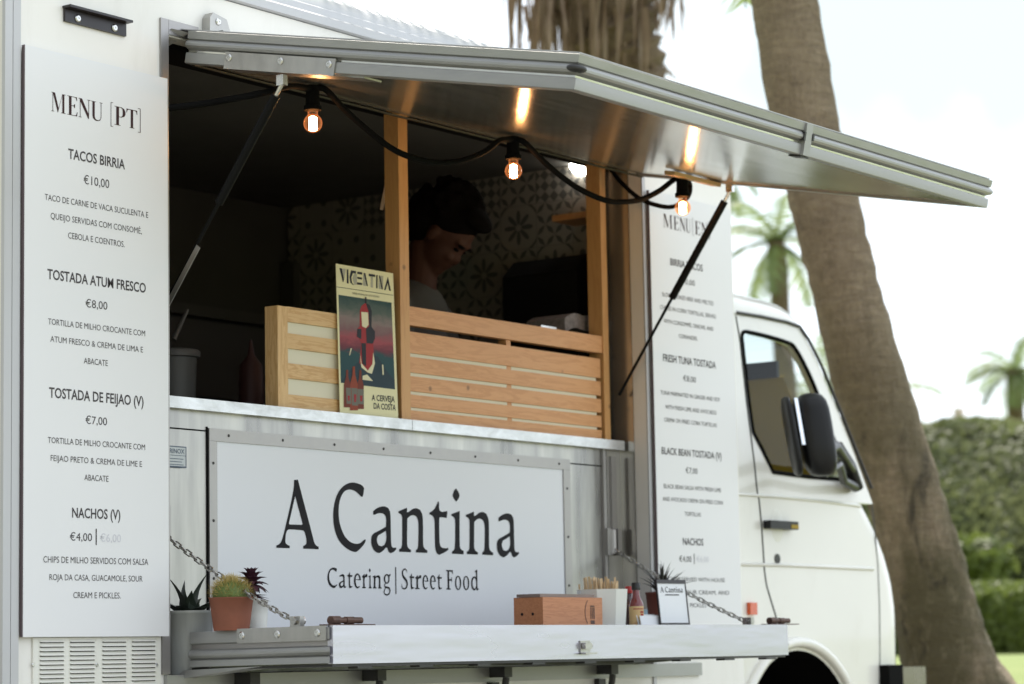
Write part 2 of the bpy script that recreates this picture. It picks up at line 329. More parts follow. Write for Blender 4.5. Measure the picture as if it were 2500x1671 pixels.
def loops2mesh(loops):
    """2D loops -> (verts, faces), even-odd filled"""
    cu = bpy.data.curves.new('c', 'CURVE'); cu.dimensions = '2D'; cu.fill_mode = 'BOTH'
    for lp in loops:
        s = cu.splines.new('POLY'); s.points.add(len(lp)-1); s.use_cyclic_u = True
        for q, (x, y) in zip(s.points, lp): q.co = (x, y, 0, 1)
    return curve_mesh(cu)
def curve_mesh(cu):
    o = bpy.data.objects.new('c', cu); COL.objects.link(o); dg = bpy.context.evaluated_depsgraph_get()
    me = bpy.data.meshes.new_from_object(o.evaluated_get(dg)); bpy.data.objects.remove(o)
    v = [tuple(q.co) for q in me.vertices]; f = [tuple(p.vertices) for p in me.polygons]
    bpy.data.meshes.remove(me); bpy.data.curves.remove(cu); return v, f
def text_vf(s, bold=0.0):
    cu = bpy.data.curves.new('t', 'FONT'); cu.body = s; cu.size = 1; cu.offset = bold; cu.resolution_u = 3
    return curve_mesh(cu)
def add_vf(bm, v, f, fn):
    vs = [bm.verts.new(fn(*q)) for q in v]
    for p in f:
        try: bm.faces.new([vs[i] for i in p])
        except ValueError: pass
def flat_obj(name, bm, m, parent):
    for f in bm.faces:
        f.normal_update()
    me = bpy.data.meshes.new(name); bm.to_mesh(me); bm.free(); return link(name, me, m, parent)
def smooth_loop(pts, n=3):
    out = []; k = len(pts)
    for i in range(k):
        p0, p1, p2, p3 = (Vector((*pts[(i+j-1) % k], 0)) for j in range(4))
        a1 = (p1-p0); a2 = (p2-p1); a3 = (p3-p2)
        c1 = a1.length > 1e-6 and a2.length > 1e-6 and a1.angle(a2) > R_(38); c2 = a3.length > 1e-6 and a2.length > 1e-6 and a2.angle(a3) > R_(38)
        m1 = a2 if c1 else (p2-p0)*.5; m2 = a2 if c2 else (p3-p1)*.5
        L = a2.length
        if not c1 and m1.length > 0: m1 = m1.normalized()*L
        if not c2 and m2.length > 0: m2 = m2.normalized()*L
        for j in range(n):
            s = j/n; h = (2*s**3-3*s*s+1)*p1 + (s**3-2*s*s+s)*m1 + (-2*s**3+3*s*s)*p2 + (s**3-s*s)*m2; out.append((h.x, h.y))
    return out
def tri(bm, a, b, c): bm.faces.new([bm.verts.new(p) for p in (a, b, c)])
def quad(bm, a, b, c, d): bm.faces.new([bm.verts.new(p) for p in (a, b, c, d)])
def copy_of(o, loc, parent):
    c = o.copy(); COL.objects.link(c); c.parent = parent; c.location = loc; return c

# ================================================================== SETTING
def gz(x, y):
    d = max(0, min(1, (x - 7.0)/7.5)); s = d*d*(3-2*d); return .86*s + max(0, x-15)*.006
bm = B(); xs = [-150, -60, -30, -15, -8, -4, 0, 3, 5, 6, 7, 8, 9, 10, 11, 12, 13, 14, 15, 17, 20, 25, 30, 40, 60, 100, 200, 400]; ys = [-400, -200, -100, -50, -25, -12, -6, -3, 0, 3, 6, 9, 12, 16, 20, 25, 30, 40, 60, 100, 200, 400]
gv = [[bm.verts.new((x, y, gz(x, y))) for y in ys] for x in xs]
for i in range(len(xs)-1):
    for j in range(len(ys)-1): bm.faces.new((gv[i][j], gv[i+1][j], gv[i+1][j+1], gv[i][j+1]))
g = obj('lawn', bm, 'grass', smooth=True); g['kind'] = 'structure'
bm = B(); gx = [-16, -8, 0, 4, 6.2, 6.9]; quad(bm, (-16, -16, .004), (6.9, -16, .004), (6.9, 7, .004), (-16, 7, .004)); gp_ = obj('gravel_ground', bm, 'gravel', smooth=True); gp_['kind'] = 'structure'

# ================================================================== FOOD TRUCK
RS, XL0, XR0, ZB, ZT = .11, .545, 2.902, .90, 2.625     # recess depth and its left, right, bottom, top
X0, X1, YF, ZR, ZLO = -.055, 3.50, 1.90, 2.77, .45
T = thing('food_truck', 'white food truck with its awning up and a serving flap folded down, palm trunk behind', 'food truck', (1.7, .9, 0))
bm = B()
def wallq(bm, x0, x1, z0, z1, y): quad(bm, (x0, y, z0), (x1, y, z0), (x1, y, z1), (x0, y, z1))
box(bm, X0, XL0, 0, .05, ZLO, ZR); box(bm, XR0, X1, 0, .05, ZLO, ZR); box(bm, XL0, XR0, 0, .05, ZT, ZR); box(bm, XL0, XR0, 0, .05, ZLO, ZB-.02)
obj('side_wall', bm, 'white', T)
bm = B(); box(bm, X0, X0+.05, .052, YF, ZLO, ZR); obj('rear_wall', bm, 'white', T)
bm = B(); box(bm, X0, X1, YF+.002, YF+.05, ZLO, ZR); obj('far_wall', bm, 'white', T)
bm = B(); box(bm, X1-.05, X1, .052, YF, ZLO, ZR); obj('front_wall', bm, 'white', T)
# roof with curved coping and ribs
prof = [(0, 2.772), (-.012, 2.776), (-.012, 2.80), (-.004, 2.806), (.004, 2.83), (.012, 2.834), (.018, 2.852), (.035, 2.872), (.042, 2.874), (.07, 2.895), (.11, 2.912), (.118, 2.913), (.2, 2.938), (.5, 2.965), (.95, 2.975)]
prof = prof + [(1.9-y, z) for y, z in prof[::-1]]
bm = B(); ra = [bm.verts.new((X0-.01, y, z)) for y, z in prof]; rb = [bm.verts.new((X1+.01, y, z)) for y, z in prof]
for i in range(len(prof)-1): bm.faces.new((ra[i], rb[i], rb[i+1], ra[i+1]))
bm.faces.new(ra[::-1]); bm.faces.new(rb)
obj('roof', bm, 'roofw', T, auto=25)
bm = B()
for x in (X0-.006, X0+.022): box(bm, x, x+.026, -.012, -.001, ZLO, ZR-.002)
obj('corner_trim', bm, 'roofw', T, bevel=.003)
# interior shell
bm = B()
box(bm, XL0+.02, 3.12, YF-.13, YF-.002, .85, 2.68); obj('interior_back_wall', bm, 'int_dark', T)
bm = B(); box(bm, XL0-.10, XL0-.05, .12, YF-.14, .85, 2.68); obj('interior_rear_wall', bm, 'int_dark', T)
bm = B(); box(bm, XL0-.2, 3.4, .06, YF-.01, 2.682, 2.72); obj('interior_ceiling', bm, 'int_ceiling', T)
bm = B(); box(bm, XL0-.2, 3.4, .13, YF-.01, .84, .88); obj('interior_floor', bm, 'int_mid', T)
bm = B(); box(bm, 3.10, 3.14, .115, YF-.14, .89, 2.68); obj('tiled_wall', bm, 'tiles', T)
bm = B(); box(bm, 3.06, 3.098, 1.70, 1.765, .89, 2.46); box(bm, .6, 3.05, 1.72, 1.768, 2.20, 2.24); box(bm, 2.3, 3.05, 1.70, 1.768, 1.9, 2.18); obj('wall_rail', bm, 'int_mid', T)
# recess: service panel, jambs
bm = B(); box(bm, XL0, XR0, RS, RS+.02, ZB, 1.627); SP = obj('service_panel', bm, 'steel', T)
bm = B(); box(bm, XR0, XR0+.012, .0515, RS+.09, ZB, ZT); obj('jamb', bm, 'jamb', T)
bm = B(); box(bm, XL0-.012, XL0, .0515, RS+.05, ZB, ZT); obj('jamb', bm, 'jamb', T)
bm = B(); box(bm, XL0, XR0, .0515, RS+.0, ZB-.018, ZB-.002); obj('recess_ledge', bm, 'dark', T)
bm = B(); box(bm, XL0, XR0, .0515, RS+.08, ZT-.014, ZT+.0); obj('head_gasket', bm, 'rubber', T)
bm = B(); box(bm, XL0-.03, XL0, -.006, -.0005, ZB, ZT+.045); box(bm, XL0+.001, XL0+.12, -.006, -.0005, ZT+.004, ZT+.045); obj('opening_flange', bm, 'frame', T, bevel=.0015)
bm = B(); box(bm, XR0-.0, XR0+.018, -.006, -.0005, ZB-.4, ZT-.06); obj('opening_flange', bm, 'roofw', T, bevel=.0015)
# gaps and lining details on the service panel
bm = B(); box(bm, 2.80, 2.815, RS-.0022, RS-.0005, ZB, 1.627); obj('panel_gap', bm, 'rubber', T)
bm = B(); box(bm, 2.783, 2.80, RS-.010, RS-.0005, ZB, 1.622); box(bm, 2.835, 2.865, RS-.008, RS-.0005, 1.33, 1.60); obj('cover_strip', bm, 'frame', T, bevel=.002)
for xa, xb, za in ((XL0, .814, 1.567), (2.60, 2.782, 1.563)): bm = B(); box(bm, xa, xb, RS-.0015, RS-.0003, za, za+.004); obj('panel_seam', bm, 'rubber', T)
# counter
CF = .082
bm = B(); box(bm, XL0+.01, 1.712, CF, .48, 1.622, 1.654); box(bm, 1.714, XR0-.012, CF, .48, 1.622, 1.654); obj('counter', bm, 'galv', T, bevel=.004)
# sign and frame
SX0, SX1, SZ0, SZ1 = .852, 2.549, .97, 1.542
bm = B(); box(bm, SX0, SX1, RS-.004, RS-.0006, SZ0, SZ1); SIGN = obj('sign_panel', bm, 'sign', T)
FX0, FX1, FZ1 = .82, 2.588, 1.577
bm = B(); box(bm, FX0, FX1, RS-.008, RS-.0003, SZ1, FZ1); box(bm, FX0, SX0, RS-.0078, RS-.0003, ZB+.02, SZ1-.0005); box(bm, SX1, FX1, RS-.0078, RS-.0003, ZB+.02, SZ1-.0005); box(bm, SX0, SX1, RS-.0078, RS-.0003, SZ0-.05, SZ0-.0005)
bm2 = B(); box(bm2, FX0-.005, FX0-.0005, RS-.003, RS-.0003, ZB+.02, FZ1+.004); obj('frame_shadow_strip', bm2, 'rubber', T)  # dark strip stands in for the shadow line along the frame's left side
FR = obj('sign_frame', bm, 'frame', T, bevel=.0015)
def rivet(r, h, name='rivet', m='chrome'):
    bm = B(); lathe(bm, (0, 0, 0), [(r, 0), (r, h*.4), (r*.7, h), (r*.25, h), (r*.2, h*.6)], 10); bm.transform(Matrix.Rotation(R_(90), 4, 'X'))
    me = bpy.data.meshes.new(name); bmesh.ops.recalc_face_normals(bm, faces=bm.faces); bm.to_mesh(me); bm.free(); me.materials.append(M[m]); return me
RV = rivet(.0042, .002, m='dark'); RV2 = rivet(.0105, .004); RV3 = rivet(.0055, .003)
def put(me, name, p, parent, rz=0):
    o = bpy.data.objects.new(name, me); COL.objects.link(o); o.parent = parent; o.location = Vector(p) - origin(parent); o.rotation_euler[2] = rz; return o
for k in range(8): put(RV, 'rivet', (.90 + k*.232, RS-.008, 1.560), FR)
for k in range(4): put(RV, 'rivet', (.836, RS-.008, 1.48 - k*.16), FR); put(RV, 'rivet', (2.568, RS-.008, 1.48 - k*.16), FR)

# ---- lettering of the sign (outlines in the plane of the sign)
GY = RS - .005
def gp(x, y): q = P(640 + x*.28133, 1160 + y*.28133, Y=RS-.004); return (q.x, q.z)
G = {}
G['A'] = [[(275,45),(308,40),(440,545),(452,590),(470,615),(488,622),(488,645),(355,640),(355,617),(372,608),(383,590),(380,545),(368,500),(358,484),(340,480),(232,473),(216,480),(205,510),(200,560),(202,590),(215,605),(237,615),(237,636),(122,633),(122,612),(143,603),(160,585),(180,535),(205,430),(245,260),(268,140),(275,90)], [(285,183),(350,425),(345,433),(235,430),(230,420)]]
G['C'] = [[(883,115),(878,160),(870,190),(858,188),(835,165),(800,138),(760,127),(720,138),(690,175),(668,240),(662,320),(668,400),(690,480),(725,545),(770,585),(815,598),(850,590),(880,565),(893,558),(898,572),(880,605),(850,640),(820,665),(805,669),(760,655),(710,620),(660,560),(630,480),(617,400),(617,310),(632,220),(660,150),(700,100),(745,73),(790,66),(840,78),(870,95)]]
G['a'] = [[(962,345),(962,315),(985,295),(1020,278),(1060,273),(1090,285),(1108,320),(1113,380),(1115,480),(1118,590),(1122,620),(1135,632),(1162,630),(1162,645),(1140,668),(1112,680),(1095,665),(1085,635),(1073,628),(1050,655),(1020,676),(1000,676),(970,655),(950,615),(945,570),(950,530),(970,505),(1010,485),(1072,450),(1075,400),(1070,360),(1055,340),(1030,332),(1000,335),(975,345)], [(1072,485),(1040,505),(1005,525),(995,550),(997,585),(1010,612),(1035,620),(1058,608),(1073,575),(1076,530)]]
G['n'] = [[(1255,285),(1256,325),(1275,318),(1305,295),(1340,290),(1370,305),(1388,345),(1394,400),(1395,590),(1400,625),(1415,645),(1432,655),(1432,677),(1332,673),(1332,653),(1345,642),(1352,615),(1355,440),(1350,390),(1335,360),(1310,348),(1285,355),(1258,378),(1256,590),(1260,620),(1272,640),(1290,650),(1290,671),(1188,667),(1188,645),(1203,637),(1212,610),(1214,400),(1212,360),(1200,340),(1180,330),(1182,315)]]
G['t'] = [[(1525,228),(1533,240),(1534,290),(1540,310),(1560,322),(1605,313),(1605,330),(1600,374),(1560,368),(1538,368),(1535,400),(1538,580),(1545,615),(1560,632),(1590,637),(1613,632),(1613,650),(1590,668),(1535,694),(1515,680),(1502,640),(1498,560),(1495,420),(1488,370),(1470,350),(1450,342),(1450,328),(1475,312),(1500,285)]]
G['i'] = [[(1713,313),(1712,380),(1713,600),(1718,635),(1730,650),(1747,660),(1747,689),(1646,684),(1646,664),(1660,655),(1670,630),(1674,500),(1672,390),(1660,365),(1638,352),(1640,340),(1680,325)], [(1680,117),(1700,145),(1711,178),(1700,210),(1683,232),(1665,210),(1651,178),(1662,142)]]
BASE = {}
for k in G: G[k] = [[gp(*q) for q in smooth_loop(lp, 3)] for lp in G[k]]
zb0 = min(z for x, z in G['n'][0])
def ell(cx, cy, rx, ry, a0, a1, n): return [(cx + rx*math.cos(R_(a0+(a1-a0)*i/n)), cy + ry*math.sin(R_(a0+(a1-a0)*i/n))) for i in range(n+1)]
def stroke(pts, w):
    L, Rr = [], []
    for i, p in enumerate(pts):
        a = pts[max(0, i-1)]; b = pts[min(len(pts)-1, i+1)]; dx, dy = b[0]-a[0], b[1]-a[1]; l = math.hypot(dx, dy) or 1
        L.append((p[0]-dy/l*w[i]/2, p[1]+dx/l*w[i]/2)); Rr.append((p[0]+dy/l*w[i]/2, p[1]-dx/l*w[i]/2))
    return L + Rr[::-1]
# unit glyphs, x-height .52, cap .75 above the baseline
U = {}
xh = .53
U['o'] = [ell(.2, xh/2, .2, xh/2+.01, 0, 350, 35), ell(.2, xh/2, .115, xh/2-.035, 0, 350, 35)]
U['e'] = [ell(.2, xh/2, .195, xh/2+.01, 8, 318, 30) + [(.3, .075), (.2, .045)] + ell(.215, xh/2, .115, xh/2-.045, 250, 170, 10) + [(.385, .285)], ell(.205, .315, .1, .165, 2, 178, 14)]
U['r'] = [[(.02, .40), (.02, .44), (.15, .53), (.155, .43), (.22, .51), (.29, .53), (.33, .51), (.31, .40), (.25, .41), (.19, .39), (.155, .34), (.155, .08), (.17, .05), (.23, .035), (.23, 0), (0, 0), (0, .035), (.055, .05), (.07, .08), (.07, .38)]]
U['d'] = [[(.33, .50), (.33, .68), (.26, .70), (.26, .73), (.40, .80), (.415, .79), (.41, .1), (.43, .06), (.5, .06), (.5, .03), (.37, -.03), (.335, .06), (.26, 0), (.18, -.015), (.07, .04), (.01, .15), (0, .27), (.03, .41), (.12, .51), (.23, .53)], ell(.215, .26, .125, .205, 0, 350, 24)]
U['g'] = [ell(.2, .36, .175, .18, 25, 335, 22) + [(.28, .24)] + [(.36, .27)], ell(.2, .36, .095, .135, 0, 350, 20), stroke([(.12, .2), (.06, .13), (.09, .06), (.22, .045), (.34, .02), (.385, -.07), (.33, -.19), (.2, -.235), (.07, -.2), (.02, -.12), (.07, -.03), (.13, .02)], [.03, .05, .07, .07, .07, .07, .065, .055, .05, .05, .04, .02]), [(.30, .50), (.39, .545), (.42, .54), (.41, .47), (.33, .46)]]
U['S'] = [stroke([(.355, .60), (.34, .68), (.26, .745), (.15, .73), (.075, .65), (.07, .56), (.12, .46), (.22, .38), (.32, .29), (.36, .18), (.31, .06), (.19, 0), (.07, .02), (.02, .09), (.01, .19)], [.01, .045, .05, .06, .075, .08, .095, .1, .1, .085, .07, .05, .05, .045, .01])]
U['F'] = [[(0, 0), (.26, 0), (.26, .035), (.185, .06), (.18, .34), (.30, .345), (.325, .29), (.345, .29), (.345, .47), (.325, .47), (.30, .405), (.18, .40), (.18, .695), (.33, .69), (.385, .6), (.41, .6), (.40, .75), (0, .75), (0, .72), (.085, .69), (.085, .06), (0, .035)]]
SMALLZ = gp(1300, 985)[1]
def cx0(lps): return min(q[0] for q in lps[0]), max(q[0] for q in lps[0])
def word(spec, ybase_px, height_px, dst):
    for ch, xa, xb in spec:
        z0 = gp((xa+xb)/2, ybase_px((xa+xb)/2))[1]; A0 = gp(xa, 900)[0]; A1 = gp(xb, 900)[0]
        if ch in U:
            xs_ = [q[0] for lp in U[ch] for q in lp]; mn, mxx = min(xs_), max(xs_); sz = (height_px*.28133/800)/.75
            dst.append([[(A0 + (x-mn)/(mxx-mn)*(A1-A0), z0 + y*sz) for x, y in smooth_loop(lp, 2)] for lp in U[ch]])
        else:
            mn, mxx = cx0(G[ch]); s = SM*1.0; dst.append([[(A0 + (x-mn)/(mxx-mn)*(A1-A0), z0 + (z-GB[ch])*s) for x, z in lp] for lp in G[ch]])
GB = {k: G[k][0] and min(z for x, z in G[k][0]) for k in G}; GB['C'] += .003; GB['a'] += .003; GB['t'] += .003
SM = 172/592.
big = [G['A'], G['C'], G['a'], G['n'], G['t'], G['i']]
def shift(lps, a, b): p = gp(*a); q = gp(*b); return [[(x+q[0]-p[0], z) for x, z in lp] for lp in lps]
big += [shift(G['n'], (1255, 285), (1836, 318)), shift(G['a'], (1060, 273), (2135, 335))]
small = []
word([('C', 566, 650), ('a', 665, 727), ('t', 737, 782), ('e', 795, 855), ('r', 865, 912), ('i', 922, 947), ('n', 958, 1035), ('g', 1050, 1112), ('S', 1207, 1263), ('t', 1275, 1318), ('r', 1325, 1380), ('e', 1390, 1440), ('e', 1455, 1505), ('t', 1515, 1558), ('F', 1595, 1655), ('o', 1672, 1725), ('o', 1742, 1795), ('d', 1812, 1877)], lambda x: 978 + (x-566)*.0165, 172, small)
bm = B()
for lps in big:
    v, f = loops2mesh(lps); add_vf(bm, v, f, lambda x, y, z: (x, GY, y))
flat_obj('name_lettering', bm, 'ink', SIGN)
bm = B(); e = 0
for lps in small:
    if len(lps) == 4:
        for part in (lps[:2], [lps[2]], [lps[3]]):
            e += 1; v, f = loops2mesh(part); add_vf(bm, v, f, lambda x, y, z: (x, GY-.0001*e, y))
    else:
        v, f = loops2mesh(lps); add_vf(bm, v, f, lambda x, y, z: (x, GY, y))
ba, bb = gp(1157, 800), gp(1160, 1035); quad(bm, (ba[0]-.0022, GY, bb[1]), (ba[0]+.0022, GY, bb[1]), (ba[0]+.0022, GY, ba[1]), (ba[0]-.0022, GY, ba[1]))
flat_obj('subtitle_lettering', bm, 'ink', SIGN)
# maker's plate
q0 = P(402, 1084, Y=RS); q1 = P(453, 1140, Y=RS)
bm = B(); box(bm, q0.x-.03, q1.x, RS-.003, RS-.0004, q1.z-.004, q0.z-.004); PL = obj('maker_plate', bm, 'plate', T, bevel=.0008)
def line_text(bm, s, xa, xb, zb, cap, y, bold=0.0, cap_em=.727):
    v, f = text_vf(s, bold)
    if not v: return
    mn = min(q[0] for q in v); mxx = max(q[0] for q in v); sx = (xb-xa)/(mxx-mn); sz = cap/cap_em
    add_vf(bm, v, f, lambda x, yy, z: (xa + (x-mn)*sx, y, zb + yy*sz))
bm = B(); zt = q0.z-.004; zb_ = q1.z-.004
line_text(bm, 'FRINOX', q0.x+.008, q1.x-.008, zt-.02, .013, RS-.0036, .01)
for (a, b, c, d) in ((q0.x-.03, q1.x, zt-.003, zt), (q0.x-.03, q1.x, zt-.0265, zt-.025), (q0.x-.03, q1.x, zb_, zb_+.004), (q1.x-.003, q1.x, zb_+.004, zt-.003)): quad(bm, (a, RS-.0035, c), (b, RS-.0035, c), (b, RS-.0035, d), (a, RS-.0035, d))
for k in range(4): quad(bm, (q0.x, RS-.0035, zt-.036-.008*k), (q1.x-.012-.006*(k % 2), RS-.0035, zt-.036-.008*k), (q1.x-.012-.006*(k % 2), RS-.0035, zt-.034-.008*k), (q0.x, RS-.0035, zt-.034-.008*k))
flat_obj('plate_print', bm, 'plateblue', PL)

# ---- awning
TH = math.atan(.2); cT, sT = math.cos(TH), math.sin(TH); AT = .09
AX0, AX1, AL = .60, 2.872, 1.302
AO = Vector((0, -.02, 2.555)) + Vector((0, -sT, cT))*AT   # top edge at the hinge
def aw(u, v, w): return Vector((u, AO.y - v*cT - w*sT, AO.z - v*sT + w*cT))
PROF = [(-.03, -.004), (.004, 0), (.011, -.002), (.009, -.022), (.004, -.025), (.010, -.028), (.015, -.035), (.015, -.041), (.010, -.047), (.002, -.050), (-.003, -.054), (-.003, -.058), (.006, -.0605), (.007, -.064), (.007, -.088), (.004, -.090), (-.03, -.090)]
def frame_profile(fn, x0, x1, L, prof, sides='lfr'):
    bm = B(); pts = {'l0': lambda o: (x0-o, 0), 'l1': lambda o: (x0-o, L+o), 'r1': lambda o: (x1+o, L+o), 'r0': lambda o: (x1+o, 0)}
    seq = ['l0', 'l1', 'r1', 'r0']; keep = [i for i, s in enumerate('lfr') if s in sides]
    for i in keep:
        A = [bm.verts.new(fn(*pts[seq[i]](o), w)) for o, w in prof]; Bv = [bm.verts.new(fn(*pts[seq[i+1]](o), w)) for o, w in prof]
        for k in range(len(prof)): bm.faces.new((A[k], Bv[k], Bv[(k+1) % len(prof)], A[(k+1) % len(prof)]))
        bm.faces.new(A[::-1]); bm.faces.new(Bv)
    return bm
bm = B(); box(bm, AX0+.002, AX1-.002, .0, AL-.002, -AT+.006, -.003)
for v in bm.verts: v.co = aw(v.co.x, v.co.y, v.co.z)
AW = obj('awning', bm, 'under', T)
bm = B(); box(bm, AX0-.004, AX1+.004, -.04, AL+.004, .0012, .004)
for v in bm.verts: v.co = aw(v.co.x, v.co.y, v.co.z)
obj('awning_skin', bm, 'roofw', AW)
obj('edge_profile', frame_profile(aw, AX0, AX1, AL, PROF), 'alu', AW, auto=28)
bm = B(); box(bm, 1.70, 1.735, AL-.01, AL+.0165, -.0905, -.001)
for v in bm.verts: v.co = aw(v.co.x, v.co.y, v.co.z)
obj('joint_cover', bm, 'alu', AW, bevel=.002)
for bxs in ((1.690, 1.699, AL, AL+.0185, -.050, -.026), (1.736, 1.745, AL, AL+.0185, -.046, -.026), (1.700, 1.742, AL-.03, AL+.010, -.096, -.0910)):
    bm = B(); box(bm, *bxs)
    for v in bm.verts: v.co = aw(v.co.x, v.co.y, v.co.z)
    obj('joint_clip', bm, 'dark', AW, bevel=.002)
bm = B(); bmesh.ops.create_uvsphere(bm, u_segments=16, v_segments=8, radius=1); 
for v in bm.verts: v.co = aw(AX0-.002 + v.co.x*.026 , AL+.002 + v.co.y*.026, -.037 + v.co.z*.011)
obj('corner_socket', bm, 'dark', AW, smooth=True)
bm = B(); box(bm, AX0-.0115, AX0-.0075, .15, .54, -.098, -.052)
for v in bm.verts: v.co = aw(v.co.x, v.co.y, v.co.z)
PLT = obj('hinge_plate', bm, 'aluplate', AW, bevel=.001)
for v_ in (.165, .35, .52): put(RV2, 'bolt', aw(AX0-.0118, v_, -.068), PLT, R_(-90))
# underside stiffeners where the struts bolt on
for nm, x, m_ in (('stiffener', AX0+.02, 'aluplate'), ('stiffener', AX1-.06, 'slat')):
    bm = B(); box(bm, x, x+.07, .12, .62, -AT-.004, -AT+.001) if m_ == 'aluplate' else box(bm, x-.25, x+.04, .30, .34, -AT-.012, -AT+.001)
    for v in bm.verts: v.co = aw(v.co.x, v.co.y, v.co.z)
    obj(nm, bm, 'aluplate' if m_ == 'aluplate' else 'pine', AW, bevel=.001)
bm = B(); box(bm, AX0+.02, AX0+.4, -.005, .012, -AT-.003, -AT+.002); box(bm, AX0+.4, AX1, -.005, .012, -AT-.003, -AT+.002)
for v in bm.verts: v.co = aw(v.co.x, v.co.y, v.co.z)
obj('hinge_rail', bm, 'dark', AW)
bm = B()
for y0, y1, z0, z1 in ((-.03, .1, 2.615, 2.655),):
    vs_ = [bm.verts.new(c) for c in ((XL0+.005, .10, 2.60), (XL0+.005, -.012, 2.645), (XL0+.06, -.03, 2.640), (XL0+.06, .10, 2.60))]; bm.faces.new(vs_)
obj('head_flashing', bm, 'roofw', T)
# gas struts
def strut(x, top, bot):
    top, bot = Vector((x, *top)), Vector((x, *bot)); s = thing_part('gas_strut', T)
    d = bot-top; bm = B(); tube(bm, [top + d*.05, top + d*.52], .0125, 12); S_ = obj('gas_strut', bm, 'strut', T, auto=40)
    bm = B(); tube(bm, [top + d*.515, bot], .0052, 10); obj('piston_rod', bm, 'strut', S_, smooth=True)
    bm = B(); tube(bm, [top, top + d*.06], .006, 8); box(bm, x-.009, x+.009, top.y-.012, top.y+.012, top.z-.004, top.z+.024); obj('end_fitting', bm, 'chrome', S_, bevel=.002)
    return S_
def thing_part(*a): return None
SL = strut(AX0+.012, (-.352, 2.452), (.085, 1.885)); SRt = strut(AX1-.005, (-.378, 2.462), (.085, 1.81))
bm = B(); a = Vector((AX0+.004, -.352, 2.452)); b = Vector((AX0+.004, .085, 1.885)); d = b-a; n_ = Vector((0, d.z, -d.y)).normalized()
p0, p1 = a + d*.70, b
for o in (.0,):
    vs_ = [p0+n_*.006, p0+n_*.022, p1+n_*.022, p1+n_*.006]; v1 = [bm.verts.new(q) for q in vs_]; v2 = [bm.verts.new(q + Vector((.002, 0, 0))) for q in vs_]
    bm.faces.new(v1); bm.faces.new(v2[::-1])
    for k in range(4): bm.faces.new((v1[k], v1[(k+1) % 4], v2[(k+1) % 4], v2[k]))
obj('lock_tube', bm, 'aluplate', SL)

# ---- serving flap
FO = Vector((0, -.03, 1.010)); FL = .474
def fl(u, v, w): return Vector((u, FO.y - v, FO.z + v*.008 + w))
FPROF = [(-.03, 0), (.006, 0), (.007, -.003), (.007, -.030), (.005, -.032), (-.004, -.036), (-.004, -.044), (.002, -.048), (.010, -.051), (.015, -.058), (.015, -.063), (.010, -.069), (.003, -.072), (.009, -.076), (.011, -.092), (-.03, -.092)]
FXA, FXB = .602, 2.905
bm = B(); box(bm, FXA, FXB, 0, FL-.003, -.086, -.001)
for v in bm.verts: v.co = fl(v.co.x, v.co.y, v.co.z)
FLP = obj('serving_flap', bm, 'frame', T)
obj('edge_profile', frame_profile(fl, FXA, FXB, FL, FPROF, 'l'), 'alu', FLP, auto=28); obj('edge_profile', frame_profile(fl, FXA, FXB, FL, FPROF, 'r'), 'alu', FLP, auto=28)
bm = B(); box(bm, FXA-.002, FXB+.012, FL-.003, FL+.0145, -.094, .004)
for v in bm.verts: v.co = fl(v.co.x, v.co.y, v.co.z)
obj('front_plate', bm, 'flapfront', FLP, bevel=.003)
bm = B(); box(bm, FXA-.012, FXA-.0075, .17, .473, -.034, .004)
for v in bm.verts: v.co = fl(v.co.x, v.co.y, v.co.z)
PLT2 = obj('edge_plate', bm, 'aluplate', FLP, bevel=.001)
for v_ in (.188, .31, .445): put(RV2, 'bolt', fl(FXA-.0122, v_, -.014), PLT2, R_(-90))
bm = B(); box(bm, FXA+.0, FXB, .0, FL+.010, -.101, -.0945)
for k in range(9): box(bm, FXA+.1+k*.26, FXA+.16+k*.26, FL-.02, FL+.012, -.107, -.1015)
for v in bm.verts: v.co = fl(v.co.x, v.co.y, v.co.z)
obj('underside_sheet', bm, 'dark', FLP)
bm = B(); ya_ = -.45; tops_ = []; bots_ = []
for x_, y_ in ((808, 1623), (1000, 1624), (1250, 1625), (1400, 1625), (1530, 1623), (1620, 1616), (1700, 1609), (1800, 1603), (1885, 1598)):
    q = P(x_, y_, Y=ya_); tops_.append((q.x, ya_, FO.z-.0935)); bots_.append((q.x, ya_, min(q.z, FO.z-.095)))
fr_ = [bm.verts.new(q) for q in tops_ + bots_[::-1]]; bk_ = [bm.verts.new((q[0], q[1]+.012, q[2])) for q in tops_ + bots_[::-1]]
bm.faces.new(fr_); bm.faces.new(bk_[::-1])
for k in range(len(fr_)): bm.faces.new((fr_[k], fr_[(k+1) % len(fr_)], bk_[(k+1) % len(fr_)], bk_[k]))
obj('under_flap_sheet', bm, 'dark', FLP)  # dark tapered sheet below the flap, thinning towards the cab end
bm = B(); vs_ = [fl(FXA-.01, -.02, -.10), fl(FXA-.01, .25, -.095), fl(FXA+.03, .25, -.1), fl(FXA+.03, -.06, -.125), fl(FXA-.01, -.06, -.125)]
bm.faces.new([bm.verts.new(q) for q in vs_]); obj('drip_lip', bm, 'alu', FLP)
for xb in (.81, 1.36, 1.98, 2.57):
    bm = B(); box(bm, xb-.02, xb+.02, -.07, -.0125, .868, .8995); box(bm, xb-.02, xb+.02, -.02, -.002, .60, .8535)
    tube(bm, [(xb+.002, -.03, .70), (xb+.002, -.06, .867)], .011, 8)
    obj('support_bracket', bm, 'dark', T, bevel=.002)
bm = B(); box(bm, XL0-.02, X1-.3, -.012, -.0015, .855, .898); obj('skirt_rail', bm, 'alu', T, bevel=.002)
